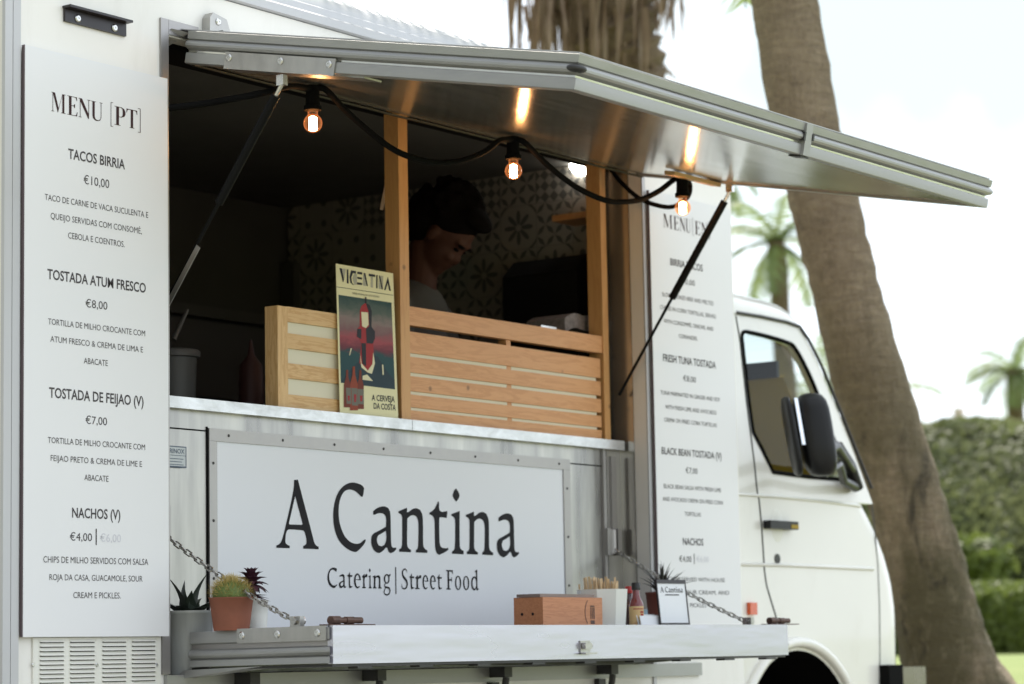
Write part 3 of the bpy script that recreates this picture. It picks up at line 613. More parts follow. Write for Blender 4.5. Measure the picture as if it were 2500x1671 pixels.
# slam latch on the flap front, rusty bolts on its ends
q = P(1428, 1580, Y=FO.y-FL-.0145)
bm = B(); yy = FO.y-FL-.0148; box(bm, q.x-.028, q.x+.022, yy-.004, yy, q.z-.016, q.z+.018); box(bm, q.x-.02, q.x+.014, yy-.016, yy-.0045, q.z-.006, q.z+.012); tube(bm, [(q.x-.024, yy-.010, q.z+.005), (q.x+.018, yy-.010, q.z+.005)], .006, 8); box(bm, q.x-.026, q.x+.034, yy-.02, yy-.0045, q.z-.021, q.z-.0165)
obj('latch', bm, 'chain', FLP, bevel=.0015)
for xq in (FXA+.03, FXB-.05):
    bm = B(); yb = FO.y-FL+.012; zz = FO.z+.004+.004
    for i, (a, b, r) in enumerate(((0, .035, .0115), (.035, .06, .008), (.06, .092, .010), (.092, .125, .0085))): tube(bm, [(xq-.01+a, yb-.004*i*0, zz+.013), (xq-.01+b, yb, zz+.013)], r, 10)
    box(bm, xq-.035, xq+.15, yb-.02, yb+.016, zz, zz+.003)
    obj('door_bolt', bm, 'rust', FLP, bevel=.001)
# chains
def chain(a, b, sag, name):
    a, b = Vector(a), Vector(b); L = (b-a).length; n = int(L/.0205); bm = B()
    pts = [a.lerp(b, i/n) - Vector((0, 0, sag*4*(i/n)*(1-i/n))) for i in range(n+1)]
    for i in range(n):
        c = (pts[i]+pts[i+1])/2; d = (pts[i+1]-pts[i]).normalized(); s1 = d.cross(Vector((1, 0, 0))).normalized(); s2 = Vector((1, 0, 0))
        ang = R_(40) if i % 2 else R_(-50); s = s1*math.cos(ang) + s2*math.sin(ang)
        lp = []
        for k in range(14):
            t_ = 2*math.pi*k/14; x_ = math.cos(t_); y_ = math.sin(t_); lp.append(c + d*(.0085*(1 if x_ > 0 else -1) + .0052*x_ if abs(x_) > .05 else 0) + s*(.0062*y_))
        rr = .0021; n2 = d.cross(s).normalized(); rings = []
        for k in range(14):
            tg = (lp[(k+1) % 14]-lp[k-1]).normalized(); e1 = n2; e2 = tg.cross(e1); rings.append([bm.verts.new(lp[k] + e1*rr*math.cos(j*math.pi/3) + e2*rr*math.sin(j*math.pi/3)) for j in range(6)])
        for k in range(14):
            for j in range(6): bm.faces.new((rings[k][j], rings[k][(j+1) % 6], rings[(k+1) % 14][(j+1) % 6], rings[(k+1) % 14][j]))
    return obj(name, bm, 'chain', T, smooth=True)
for x, xo in ((FXA+.01, .03), (2.885, -.03)):
    a = (x if x < 1 else 2.83, .095, 1.285); b = (x, -.375, 1.034)
    c_ = chain(a, b, .012, 'chain')
    bm = B(); box(bm, x-.008, x+.010, -.405, -.372, FO.z+.004, FO.z+.034); tube(bm, [(x-.016, -.388, FO.z+.022), (x+.026, -.388, FO.z+.022)], .010, 10); obj('shackle', bm, 'chain', c_, bevel=.002)
    bm = B(); tube(bm, [(a[0], .10, 1.27), (a[0], .10, 1.35)], .013, 10); box(bm, a[0]-.045, a[0]-.018, .09, .1085, 1.265, 1.355); box(bm, a[0]+.018, a[0]+.04, .09, .1085, 1.265, 1.355); obj('hinge', bm, 'frame', c_, bevel=.001)
# louvred vent
vx0, vx1 = P(77, 1600, Y=0).x, P(388, 1600, Y=0).x
bm = B(); box(bm, vx0, vx1, -.006, -.0005, .80, .998)
for c in range(4):
    xa = P((90, 164, 243, 315)[c], 1600, Y=0).x; xb = P((154, 229, 306, 377)[c], 1600, Y=0).x
    for r in range(16):
        z = .988 - r*.0112; n = 8
        for s in range(n):
            pass
        A0 = [(xa, -.0062, z), (xa+.006, -.0125, z-.001), (xb-.006, -.0125, z-.001), (xb, -.0062, z)]
        lo = [(xa, -.0062, z-.0062), (xb, -.0062, z-.0062)]
        v = [bm.verts.new(q) for q in A0]; w_ = [bm.verts.new(q) for q in [(xa, -.0062, z+.0062), (xb, -.0062, z+.0062)]]
        bm.faces.new((v[0], v[1], v[2], v[3])); bm.faces.new((w_[0], v[1], v[0])); bm.faces.new((v[1], w_[0], w_[1], v[2])); bm.faces.new((v[2], w_[1], v[3]))
VN = obj('louvre_vent', bm, 'vent', T)
bm = B()
for c in range(4):
    xa = P((90, 164, 243, 315)[c], 1600, Y=0).x; xb = P((154, 229, 306, 377)[c], 1600, Y=0).x
    for r in range(16):
        z = .988 - r*.0112; quad(bm, (xa+.004, -.0066, z-.0034), (xb-.004, -.0066, z-.0034), (xb-.004, -.0066, z-.0002), (xa+.004, -.0066, z-.0002))
obj('louvre_slots', bm, 'rubber', VN)
for xq in (81, 236, 382): put(RV3, 'screw', P(xq, 1624, Y=-.006), VN)
# small fittings on the wall
q0 = P(154, 32, Y=0); q1 = P(316, 75, Y=0)
bm = B(); box(bm, q0.x, q1.x-.02, -.008, -.0005, 2.592, 2.626); box(bm, q0.x-.003, q1.x-.017, -.030, -.0005, 2.6265, 2.633); BK = obj('board_bracket', bm, 'blackpaint', T, bevel=.003)
for xq in (q0.x+.045, q1.x-.065): put(RV2, 'screw', (xq, -.0085, 2.607), BK)
q = P(522, 52, Y=0)
bm = B(); vs_ = [(q.x-.05, 2.64), (q.x-.048, 2.70), (q.x-.035, 2.715), (q.x+.02, 2.705), (q.x+.05, 2.64), (q.x+.02, 2.635), (q.x+.005, 2.672), (q.x-.012, 2.668), (q.x-.022, 2.635)]
v1 = [bm.verts.new((a, -.03, b)) for a, b in vs_]; v2 = [bm.verts.new((a, -.001, b)) for a, b in vs_]; bm.faces.new(v1); bm.faces.new(v2[::-1])
for k in range(len(vs_)): bm.faces.new((v1[k], v1[(k+1) % len(vs_)], v2[(k+1) % len(vs_)], v2[k]))
HC = obj('hinge_clip', bm, 'aluplate', T, bevel=.002); put(RV2, 'bolt', (q.x-.015, -.0305, 2.692), HC)
# rear lamp
bm = B(); box(bm, X0-.06, X0-.001, .10, .32, .86, .965); LMP = obj('tail_lamp', bm, 'black', T, bevel=.008); bm = B(); box(bm, X0-.066, X0-.0605, .12, .2, .88, .945); obj('tail_lamp_lens', bm, 'red', LMP, bevel=.002)
bm = B(); box(bm, X0-.16, X0-.001, .0, YF, .52, .62); obj('rear_bumper', bm, 'dark', T, bevel=.01)

# ---- cab
YC, YW = .10, 1.70
def yt(z): return YC + max(0, z-1.5)*.16
def PC(x, y):
    Y = YC
    for _ in range(6): q = P(x, y, Y=Y); Y = yt(q.z)
    return q
XF = [(.40, 4.99), (.80, 5.005), (.93, 5.01), (1.085, 5.015), (1.20, 4.99), (1.30, 4.94), (1.40, 4.865), (1.47, 4.795), (1.51, 4.75)]
def interp(tab, z):
    if z <= tab[0][0]: return tab[0][1]
    for (a, b), (c, d) in zip(tab, tab[1:]):
        if z <= c: return b + (d-b)*(z-a)/(c-a)
    return tab[-1][1]
ARX, ARZ, ARR = 4.06, .475, .46
def zbot(x):
    d = abs(x-ARX); return ARZ + math.sqrt(ARR*ARR-d*d) if d < ARR-.002 else .45
RC = .22
us = [0, .05, .1] + [(.17 + .002) + i*.0 for i in range(0)] 
xcols = [3.5, 3.55] + [ARX - ARR*math.cos(R_(i*180/28)) for i in range(29)] + [4.56, 4.62, 4.68]
xcols = [x if x < ARX+ARR+.001 else x for x in xcols]
rows = 26
bm = B(); grid = []
zbelt = 1.51
def ringpts(zz_fn):
    pass
for ci, xc in enumerate(xcols + list(range(1, 13)) + ['mid']):
    colv = []
    for r in range(rows+1):
        if isinstance(xc, float) or (isinstance(xc, (int, float)) and ci < len(xcols)):
            zb1 = zbot(xc); z = zb1 + (zbelt-zb1)*r/rows; k = (interp(XF, z)-RC-3.5)/(4.79-3.5)
            x = 3.5 + (xc-3.5)*(1.0 if xc < 4.55 else 1.0)
            xlim = interp(XF, z)-RC; t_ = max(0, (xc-4.4)/(4.68-4.4)); x = xc + t_*(xlim-4.68)
            y = YC + .012*(1-((z-.95)/.6)**2)*-1 if False else YC
        elif xc == 'mid':
            z = .45 + (zbelt-.45)*r/rows; x = interp(XF, z)+.03; y = (YC+YW)/2
        else:
            z = .45 + (zbelt-.45)*r/rows; a = xc/12*math.pi/2; xl = interp(XF, z)-RC; x = xl + RC*math.sin(a); y = YC + RC*(1-math.cos(a))
        colv.append(bm.verts.new((x, y, z)))
    grid.append(colv)
for i in range(len(grid)-1):
    for r in range(rows): bm.faces.new((grid[i][r], grid[i+1][r], grid[i+1][r+1], grid[i][r+1]))
geo = bm.faces[:] ; dup = bmesh.ops.duplicate(bm, geom=bm.verts[:]+bm.edges[:]+bm.faces[:])
for v in [e for e in dup['geom'] if isinstance(e, bmesh.types.BMVert)]: v.co.y = YC + YW - v.co.y
bmesh.ops.remove_doubles(bm, verts=bm.verts, dist=.0005)
CAB = obj('cab_body', bm, 'cabwhite', T, smooth=True)
# cowl between body and windscreen
bm = B(); quad(bm, (4.30, yt(1.6), 1.505), (4.79, YC+.12, 1.508), (4.79, YW-.12, 1.508), (4.30, YW-.05, 1.505)); obj('cowl', bm, 'cabwhite', CAB)
# greenhouse sides
out_px = [(1795, 1215), (1795, 764), (1860, 775), (1916, 787), (1946, 797), (1965, 823), (1993, 880), (2020, 945), (2050, 1015), (2080, 1092), (2112, 1180), (2128, 1215)]
win_px = [(1810, 822), (1814, 812), (1824, 811), (1880, 824), (1924, 838), (1937, 846), (1960, 884), (1987, 942), (2015, 1015), (2040, 1088), (2066, 1160), (2062, 1172), (1975, 1165), (1886, 1153), (1861, 1100), (1838, 1056), (1828, 985), (1819, 905)]
outl = [(q.x, q.z) for q in (PC(*p) for p in out_px)]; outl[0] = (3.5, 1.505); outl[1] = (3.5, outl[1][1]); outl[-1] = (outl[-1][0], 1.505)
winl = [(q.x, q.z) for q in (PC(*p) for p in win_px)]
v, f = loops2mesh([outl, winl]); bm = B()
def rim_solid(loops, fn, dy, nm):
    v, f = loops2mesh(loops); bm = B(); add_vf(bm, v, f, lambda x, y, z: fn(x, y)); add_vf(bm, v, f, lambda x, y, z: tuple(a+b for a, b in zip(fn(x, y), (0, dy, 0))))
    for lp in loops:
        for i in range(len(lp)):
            a, b = fn(*lp[i]), fn(*lp[(i+1) % len(lp)]); quad(bm, a, b, (b[0], b[1]+dy, b[2]), (a[0], a[1]+dy, a[2]))
    return obj(nm, bm, 'cabwhite', CAB)
bm.free(); DR = rim_solid([outl, winl], lambda x, z: (x, yt(z), z), .03, 'door_frame'); rim_solid([outl, winl], lambda x, z: (x, YC+YW-yt(z), z), -.03, 'door_frame')
bm = B(); v, f = loops2mesh([winl]); add_vf(bm, v, f, lambda x, y, z: (x, yt(y)+.012, y)); obj('side_window', bm, 'glass', CAB)
bm = B(); add_vf(bm, v, f, lambda x, y, z: (x, YC+YW-yt(y)-.012, y)); obj('side_window', bm, 'glass', CAB)
sm = smooth_loop(winl, 2); bm = B(); tube(bm, [(x, yt(z)-.001, z) for x, z in sm] + [(sm[0][0], yt(sm[0][1])-.001, sm[0][1])], .0085, 6); obj('window_seal', bm, 'rubber', CAB, smooth=True)
# roof: quarter round up from the gutter line, nearly flat across the middle
gpx = [(1786, 765), (1820, 770), (1850, 775), (1876, 780), (1900, 785), (1920, 789), (1937, 795), (1950, 803)]
spx = [(1786, 721), (1820, 729), (1850, 737), (1876, 744), (1900, 753), (1918, 764), (1934, 779), (1948, 796)]
sy = [.40, .40, .40, .39, .37, .33, .28, .235]
bm = B(); prow = []; YM = (YC+YW)/2
for g_, p_, y_ in zip(gpx, spx, sy):
    G0 = PC(*g_); G0.y = yt(G0.z)-.006; S0 = P(*p_, Y=y_); half = []
    for k_ in range(9):
        th_ = R_(90*k_/8); half.append(Vector((G0.x + (S0.x-G0.x)*(1-math.cos(th_)), G0.y + (S0.y-G0.y)*(1-math.cos(th_)), G0.z + (S0.z-G0.z)*math.sin(th_))))
    for k_ in range(1, 7): f_ = k_/6; half.append(Vector((S0.x + .10*math.sin(f_*math.pi/2)*(g_[0]-1786)/164, S0.y + (YM-S0.y)*f_, S0.z + .04*math.sin(f_*math.pi/2))))
    full = half + [Vector((q.x, 2*YM-q.y, q.z)) for q in half[-2::-1]]; prow.append([bm.verts.new(q) for q in full])
for i in range(len(prow)-1):
    for k_ in range(len(prow[0])-1): bm.faces.new((prow[i][k_], prow[i+1][k_], prow[i+1][k_+1], prow[i][k_+1]))
CR = obj('cab_roof', bm, 'cabwhite', CAB, smooth=True)
gl = [PC(*p) for p in ((1793, 766), (1850, 775), (1916, 789), (1948, 800), (1970, 832), (2000, 892), (2050, 1012), (2085, 1100), (2124, 1195))]
bm = B(); tube(bm, [(q.x+.006, yt(q.z)-.004, q.z+.004) for q in gl], .007, 6); obj('gutter', bm, 'dark', CR, smooth=True)
# windscreen and pillars
bm = B(); quad(bm, (4.20, .24, 2.16), (4.70, .16, 1.50), (4.70, 1.64, 1.50), (4.20, 1.56, 2.16)); obj('windscreen', bm, 'glass', CAB)
# seams, creases, trims on the near side
def ontube(px, r, m, nm, off=.0): 
    bm = B(); tube(bm, [(q.x, (yt(q.z) if q.z > 1.5 else YC) - off, q.z) for q in (PC(*p) for p in px)], r, 6); return obj(nm, bm, m, CAB, smooth=True)
ontube([(1796, 772), (1806, 830), (1822, 980), (1840, 1120), (1849, 1208), (1853, 1222), (1860, 1300), (1866, 1395), (1871, 1430), (1886, 1480), (1903, 1536)], .0033, 'rubber', 'door_seam')
ontube([(1793, 1207), (1900, 1214), (2000, 1224), (2100, 1236)], .007, 'cabwhite', 'belt_crease')
ontube([(1796, 1378), (1900, 1380), (2000, 1384), (2130, 1390)], .008, 'cabwhite', 'body_crease')
ontube([(2128, 1230), (2136, 1300), (2143, 1380), (2147, 1480), (2148, 1600), (2146, 1671)], .003, 'int_mid', 'wing_seam')
bm = B(); tube(bm, [(ARX - (ARR+.03)*math.cos(R_(a)), YC-.006, ARZ + (ARR+.03)*math.sin(R_(a))) for a in range(0, 181, 6)], .020, 10); obj('wheel_arch', bm, 'cabwhite', CAB, smooth=True)
bm = B(); lathe(bm, (0, 0, 0), [(ARR+.02, -.004), (ARR+.02, .45), (.1, .45)], 40, False); bm.transform(Matrix.Translation((ARX, YC, ARZ)) @ Matrix.Rotation(R_(-90), 4, 'X')); obj('wheel_well', bm, 'rubber', CAB)
# door handle
q = PC(1897, 1284); bm = B(); box(bm, q.x-.105, q.x+.10, YC-.035, YC-.004, q.z-.014, q.z+.016); HD = obj('door_handle', bm, 'black', CAB, bevel=.01, seg=3)
bm = B(); box(bm, q.x+.045, q.x+.099, YC-.0365, YC-.0352, q.z-.010, q.z+.004); obj('handle_trim', bm, 'olive', HD)
bm = B(); bmesh.ops.create_uvsphere(bm, u_segments=16, v_segments=10, radius=1)
for v in bm.verts: v.co = Vector((q.x + .0 + v.co.x*.06, YC + .006 + v.co.y*.009, q.z + v.co.z*.085))
obj('handle_recess', bm, 'vent', HD, smooth=True)
q = PC(1897, 1365); bm = B(); tube(bm, [(q.x, YC-.004, q.z), (q.x, YC+.01, q.z)], .019, 14); obj('door_lock', bm, 'dark', CAB)
q = PC(1831, 1488); bm = B(); box(bm, q.x-.022, q.x+.026, YC-.016, YC-.001, q.z-.020, q.z+.024); obj('side_marker', bm, 'orange', CAB, bevel=.007, seg=3)
# mirror
MY = -.13; q = P(1985, 1062, Y=MY); MC = Vector((q.x, MY, q.z)); MRZ = Matrix.Rotation(R_(-50), 3, 'Z')
bm = B(); bmesh.ops.create_cube(bm, size=1); bmesh.ops.subdivide_edges(bm, edges=bm.edges[:], cuts=5, use_grid_fill=True)
for v in bm.verts:
    c = v.co*2; l = (abs(c.x)**4+abs(c.y)**4+abs(c.z)**4)**.25; c = c/l
    tp = 1 - .12*max(0, c.z)
    v.co = MC + MRZ @ Vector((c.x*.060 + .012 - c.z*.018, c.y*.066*tp, c.z*.152))
MR = obj('wing_mirror', bm, 'black', CAB, smooth=True)
bm = B(); bmesh.ops.create_cube(bm, size=1); bmesh.ops.subdivide_edges(bm, edges=bm.edges[:], cuts=4, use_grid_fill=True)
for v in bm.verts:
    c = v.co*2; l = (abs(c.x)**4+abs(c.y)**4+abs(c.z)**4)**.25; c = c/l
    v.co = MC + MRZ @ Vector((c.x*.015 - .078 - c.z*.022, c.y*.07, c.z*.145 - .005))
obj('mirror_rim', bm, 'black', MR, smooth=True)
bm = B(); bmesh.ops.create_cube(bm, size=1)
for v in bm.verts: v.co = MC + MRZ @ Vector((v.co.x*.012-.058 - v.co.z*.024, v.co.y*.12, v.co.z*.17+.045))
obj('mirror_glass', bm, 'silver', MR)
bm = B(); tube(bm, [P(2000, 1110, Y=-.12), P(2040, 1090, Y=-.05), P(2062, 1120, Y=.02), P(2080, 1150, Y=.085)], [.02, .022, .018, .022], 10); tube(bm, [P(2010, 1160, Y=-.12), P(2050, 1135, Y=-.04), P(2060, 1175, Y=.03), P(2088, 1190, Y=.088)], [.016, .014, .016, .02], 10)
tube(bm, [P(2050, 1085, Y=.06), P(2075, 1140, Y=.082), P(2094, 1192, Y=.088)], [.012, .026, .024], 10)
obj('mirror_arm', bm, 'black', MR, smooth=True)
# cab interior: sunshade behind the windscreen, visor band, seat
za_, zb_ = P(1880, 884, X=4.19).z, P(1880, 924, X=4.19).z
bm = B(); quad(bm, (4.60, .2, 1.46), (4.60, 1.6, 1.46), (4.19, 1.6, zb_), (4.19, .2, zb_)); obj('sunshade', bm, 'olive', CAB)
bm = B(); box(bm, 4.178, 4.196, .22, 1.58, zb_, za_); obj('sun_visor', bm, 'black', CAB, bevel=.004)
bm = B(); box(bm, 3.62, 3.76, .3, .75, 1.2, 1.72); box(bm, 3.64, 3.74, .42, .62, 1.74, 1.95); obj('cab_seat', bm, 'black', CAB, bevel=.03, seg=3)
bm = B(); box(bm, 4.35, 4.66, .22, 1.58, 1.2, 1.5); obj('dashboard', bm, 'int_dark', CAB, bevel=.03, seg=3)
# wheels and bumper
for y0 in (YC+.03, YW-.2):
    bm = B(); lathe(bm, (0, 0, 0), [(.2, 0), (.31, .0), (.335, .03), (.335, .17), (.31, .2), (.2, .2)], 36, False); bm.transform(Matrix.Translation((ARX, y0, .335)) @ Matrix.Rotation(R_(-90), 4, 'X')); WH = obj('wheel', bm, 'tyre', T, auto=40)
    bm = B(); lathe(bm, (0, 0, 0), [(.02, .03), (.12, .03), (.19, .01), (.202, .0), (.202, .2)], 30); bm.transform(Matrix.Translation((ARX, y0, .335)) @ Matrix.Rotation(R_(-90), 4, 'X')); obj('rim', bm, 'chrome', WH, auto=40)
    bm = B(); lathe(bm, (0, 0, 0), [(.2, 0), (.31, .0), (.335, .03), (.335, .17), (.31, .2), (.2, .2)], 36, False); bm.transform(Matrix.Translation((.75, y0, .335)) @ Matrix.Rotation(R_(-90), 4, 'X')); WH = obj('wheel', bm, 'tyre', T, auto=40)
    bm = B(); lathe(bm, (0, 0, 0), [(.02, .03), (.12, .03), (.19, .01), (.202, .0), (.202, .2)], 30); bm.transform(Matrix.Translation((.75, y0, .335)) @ Matrix.Rotation(R_(-90), 4, 'X')); obj('rim', bm, 'chrome', WH, auto=40)
q = P(2185, 1632, Y=YC)
bm = B(); box(bm, 4.84, 5.04, YC-.03, YW+.03, .55, .862); obj('front_bumper', bm, 'chromebump', T, bevel=.07, seg=5)
bm = B(); box(bm, 4.70, 4.815, YC-.045, YC+.0, .55, .872); obj('bumper_end', bm, 'rubber', T, bevel=.02, seg=3)
bm = B(); box(bm, X1-.3, 4.9, .4, 1.5, .42, .5); box(bm, X0+.1, X1-.35, .3, 1.6, .36, .44); obj('chassis', bm, 'dark', T)

# ================================================================== MENU BOARDS
def didone(ch):
    """condensed high contrast capitals in a unit cell: list of loops; height 1"""
    h = .018; Tt = .10
    if ch == 'M': return .72, [[(0, 0), (.16, 0), (.16, .022), (.10, .03), (.095, .93), (.345, 0), (.365, 0), (.60, .95), (.60, .03), (.53, .022), (.53, 0), (.78, 0), (.78, .022), (.71, .03), (.71, .97), (.78, .978), (.78, 1), (.60, 1), (.40, .22), (.20, 1), (0, 1), (0, .978), (.07, .97), (.07, .03), (0, .022)]]
    if ch == 'E': return .47, [[(0, 0), (.46, 0), (.48, .22), (.46, .22), (.41, .05), (.36, .03), (.20, .03), (.20, .50), (.29, .50), (.34, .41), (.36, .41), (.36, .62), (.34, .62), (.29, .53), (.20, .53), (.20, .97), (.34, .97), (.40, .95), (.44, .80), (.46, .80), (.45, 1), (0, 1), (0, .978), (.08, .97), (.08, .03), (0, .022)]]
    if ch == 'N': return .62, [[(0, 0), (.16, 0), (.16, .022), (.10, .03), (.10, .82), (.50, 0), (.545, 0), (.545, .97), (.62, .978), (.62, 1), (.45, 1), (.45, .978), (.515, .97), (.515, .27), (.18, 1), (0, 1), (0, .978), (.07, .96), (.07, .03), (0, .022)]]
    if ch == 'U': return .58, [[(0, 1), (0, .978), (.07, .97), (.07, .24), (.10, .10), (.20, .0), (.33, -.015), (.46, .03), (.52, .14), (.535, .27), (.535, .97), (.60, .978), (.60, 1), (.44, 1), (.44, .978), (.505, .97), (.505, .26), (.48, .12), (.40, .05), (.31, .04), (.23, .08), (.19, .2), (.19, .97), (.26, .978), (.26, 1)]]
    if ch == 'P': return .48, [[(0, 0), (.27, 0), (.27, .022), (.20, .03), (.20, .45), (.30, .45), (.43, .52), (.48, .64), (.48, .80), (.42, .94), (.30, 1), (0, 1), (0, .978), (.08, .97), (.08, .03), (0, .022)], [(.20, .48), (.20, .97), (.28, .97), (.345, .91), (.36, .80), (.36, .64), (.34, .53), (.28, .48)]]
    if ch == 'T': return .54, [[(.16, 0), (.40, 0), (.40, .022), (.335, .03), (.335, .97), (.43, .97), (.49, .92), (.52, .78), (.54, .78), (.535, 1), (.005, 1), (0, .78), (.02, .78), (.05, .92), (.11, .97), (.215, .97), (.215, .03), (.16, .022)]]
    if ch == '[': return .13, [[(0, -.15), (.13, -.15), (.13, -.125), (.03, -.125), (.03, 1.13), (.13, 1.13), (.13, 1.155), (0, 1.155)]]
    if ch == ']': return .13, [[(.13, -.15), (0, -.15), (0, -.125), (.10, -.125), (.10, 1.13), (0, 1.13), (0, 1.155), (.13, 1.155)]]
def title(bm, spec, zb, cap, y):
    for ch, xa, xb in spec:
        w, lps = didone(ch); v, f = loops2mesh(lps); mxw = max(q[0] for lp in lps for q in lp)
        add_vf(bm, v, f, lambda a, b, c: (xa + a/mxw*(xb-xa), y, zb + b*cap))
def board(x0, x1, z0, z1, label, titlespec, lines, heads, faint, bar, prices):
    bt, yb = .012, -.007
    t = thing('menu_board', label, 'menu board', ((x0+x1)/2, -.012, z0), 'menu boards hung on the truck side')
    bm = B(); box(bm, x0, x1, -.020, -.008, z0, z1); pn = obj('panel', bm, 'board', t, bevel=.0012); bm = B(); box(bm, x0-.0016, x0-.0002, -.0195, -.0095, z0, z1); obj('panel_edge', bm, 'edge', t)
    y = -.0206
    bm = B(); title(bm, *titlespec, y); flat_obj('title_lettering', bm, 'inkbrown', t)
    for nm, bold, grp in (('dish_name', .016, heads), ('description_line', 0.0, lines), ('price', 0.0, prices)):
        for s, xa, xb, z, c in grp:
            bm = B(); line_text(bm, s, xa, xb, z, c, y, bold); flat_obj(nm, bm, 'inkmid', t)
    bm = B(); xa, za, zb2 = bar; quad(bm, (xa, y, za), (xa+.004, y, za), (xa+.004, y, zb2), (xa, y, zb2)); flat_obj('price_divider', bm, 'inkmid', t)
    s, xa, xb, z, c = faint; bm = B(); line_text(bm, s, xa, xb, z, c, y); flat_obj('covered_price', bm, 'inkfaint', t)
    return t
def LN(s, l, r, cap, f, oy, ox=0, kind=0):
    a = P(ox + l[0]*f, oy + l[1]*f, Y=-.0206); b = P(ox + r[0]*f, oy + r[1]*f, Y=-.0206); c = P(ox + l[0]*f, oy + (l[1]-cap)*f, Y=-.0206)
    return (s, a.x, b.x, (a.z+b.z)/2, c.z-a.z)
fa, fb = .29979, .29843
Lt = lambda x, y: P(x*fa, y*fa, Y=-.0206).x
zt0 = P(420*fa, 905*fa, Y=-.0206).z; ct = P(425*fa, 750*fa, Y=-.0206).z - zt0
tl = ([('M', Lt(418, 900), Lt(535, 900)), ('E', Lt(548, 900), Lt(632, 900)), ('N', Lt(640, 900), Lt(737, 900)), ('U', Lt(742, 900), Lt(836, 900)), ('[', Lt(902, 950), Lt(922, 950)), ('P', Lt(932, 950), Lt(1022, 950)), ('T', Lt(1030, 950), Lt(1118, 950)), (']', Lt(1123, 950), Lt(1145, 950))], zt0, ct)
c1, c2, c3 = 83, 52, 74
heads = [LN('TACOS BIRRIA', (556, 1288), (1018, 1382), c1, fa, 0), LN('TOSTADA ATUM FRESCO', (386, 770), (1188, 885), 84, fa, 450), LN('TOSTADA DE FEIJAO (V)', (402, 238), (1175, 306), 86, fb, 900), LN('NACHOS (V)', (590, 1220), (985, 1235), 84, fb, 900)]
prices = [LN('€10,00', (682, 1500), (890, 1532), c3, fa, 0), LN('€8,00', (697, 1003), (875, 1022), 68, fa, 450), LN('€7,00', (700, 455), (876, 463), 68, fb, 900), LN('€4,00', (572, 235), (753, 240), 68, fb, 1250)]
lines = [LN('TACO DE CARNE DE VACA SUCULENTA E', (365, 128), (1207, 275), c2, fa, 450), LN('QUEIJO SERVIDAS COM CONSOMÉ,', (413, 285), (1155, 402), c2, fa, 450), LN('CEBOLA E COENTROS.', (555, 440), (1015, 515), c2, fa, 450),
         LN('TORTILLA DE MILHO CROCANTE COM', (392, 1140), (1182, 1240), 51, fa, 450), LN('ATUM FRESCO & CREMA DE LIMA E', (410, 1283), (1165, 1372), 51, fa, 450), LN('ABACATE', (683, 1463), (878, 1480), 51, fa, 450),
         LN('TORTILLA DE MILHO CROCANTE COM', (392, 608), (1187, 668), 51, fb, 900), LN('FEIJAO PRETO & CREMA DE LIME E', (415, 757), (1162, 805), 51, fb, 900), LN('ABACATE', (690, 917), (888, 925), 51, fb, 900),
         LN('CHIPS DE MILHO SERVIDOS COM SALSA', (355, 413), (1213, 437), 55, fb, 1250), LN('ROJA DA CASA, GUACAMOLE, SOUR', (405, 557), (1167, 573), 52, fb, 1250), LN('CREAM E PICKLES.', (600, 705), (988, 710), 52, fb, 1250)]
br = P(783*fb, 1250+272*fb, Y=-.0206); bt_ = P(783*fb, 1250+138*fb, Y=-.0206)
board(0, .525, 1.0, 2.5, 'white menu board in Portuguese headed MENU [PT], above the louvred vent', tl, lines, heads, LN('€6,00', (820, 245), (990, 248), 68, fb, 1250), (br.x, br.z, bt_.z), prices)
fr = .3507
def RN(s, l, r, cap, oy): return LN(s, l, r, cap, fr, oy, 1450)
def Rx(x): return P(1450 + x*fr, 560, Y=-.0206).x
zr0 = P(1450+487*fr, 350+585*fr, Y=-.0206).z; cr = P(1450+487*fr, 350+490*fr, Y=-.0206).z - zr0
tr_ = ([('M', Rx(484), Rx(548)), ('E', Rx(555), Rx(592)), ('N', Rx(598), Rx(637)), ('U', Rx(640), Rx(672)), ('[', Rx(686), Rx(695)), ('E', Rx(702), Rx(742)), ('N', Rx(748), Rx(790)), (']', Rx(796), Rx(806))], zr0, cr)
headsR = [RN('BIRRIA TACOS', (532, 852), (758, 890), 50, 350), RN('FRESH TUNA TOSTADA', (482, 93), (850, 143), 52, 850), RN('BLACK BEAN TOSTADA (V)', (472, 738), (888, 776), 50, 850), RN('NACHOS', (620, 1368), (763, 1378), 50, 850)]
pricesR = [RN('€10,00', (588, 975), (703, 992), 40, 350), RN('€8,00', (622, 232), (710, 240), 42, 850), RN('€7,00', (640, 872), (722, 877), 42, 850), RN('€4,00', (595, 1488), (680, 1490), 42, 850)]
linesR = [RN('SLOW COOKED BEEF AND MELTED', (475, 1065), (833, 1130), 30, 350), RN('CHEESE IN CORN TORTILLAS, SERVED', (462, 1155), (850, 1222), 30, 350), RN('WITH CONSOMMÉ, ONIONS, AND', (487, 1250), (832, 1308), 30, 350), RN('CORIANDER.', (592, 1360), (722, 1372), 30, 350),
          RN('TUNA MARINATED IN GINGER AND SOY', (465, 325), (878, 372), 30, 850), RN('WITH FRESH LIME AND AVOCADO', (497, 425), (852, 463), 30, 850), RN('CREMA ON FRIED CORN TORTILLAS', (490, 512), (855, 552), 30, 850),
          RN('BLACK BEAN SALSA WITH FRESH LIME', (487, 977), (885, 1003), 31, 850), RN('AND AVOCADO CREMA ON FRIED CORN', (480, 1065), (897, 1090), 30, 850), RN('TORTILLAS', (633, 1170), (745, 1173), 30, 850),
          RN('CHIPS SERVED WITH HOUSE', (520, 1622), (912, 1630), 30, 850), RN('SALSA, SOUR CREAM, AND', (500, 1712), (942, 1718), 30, 850), RN('PICKLES', (670, 1804), (782, 1806), 30, 850)]
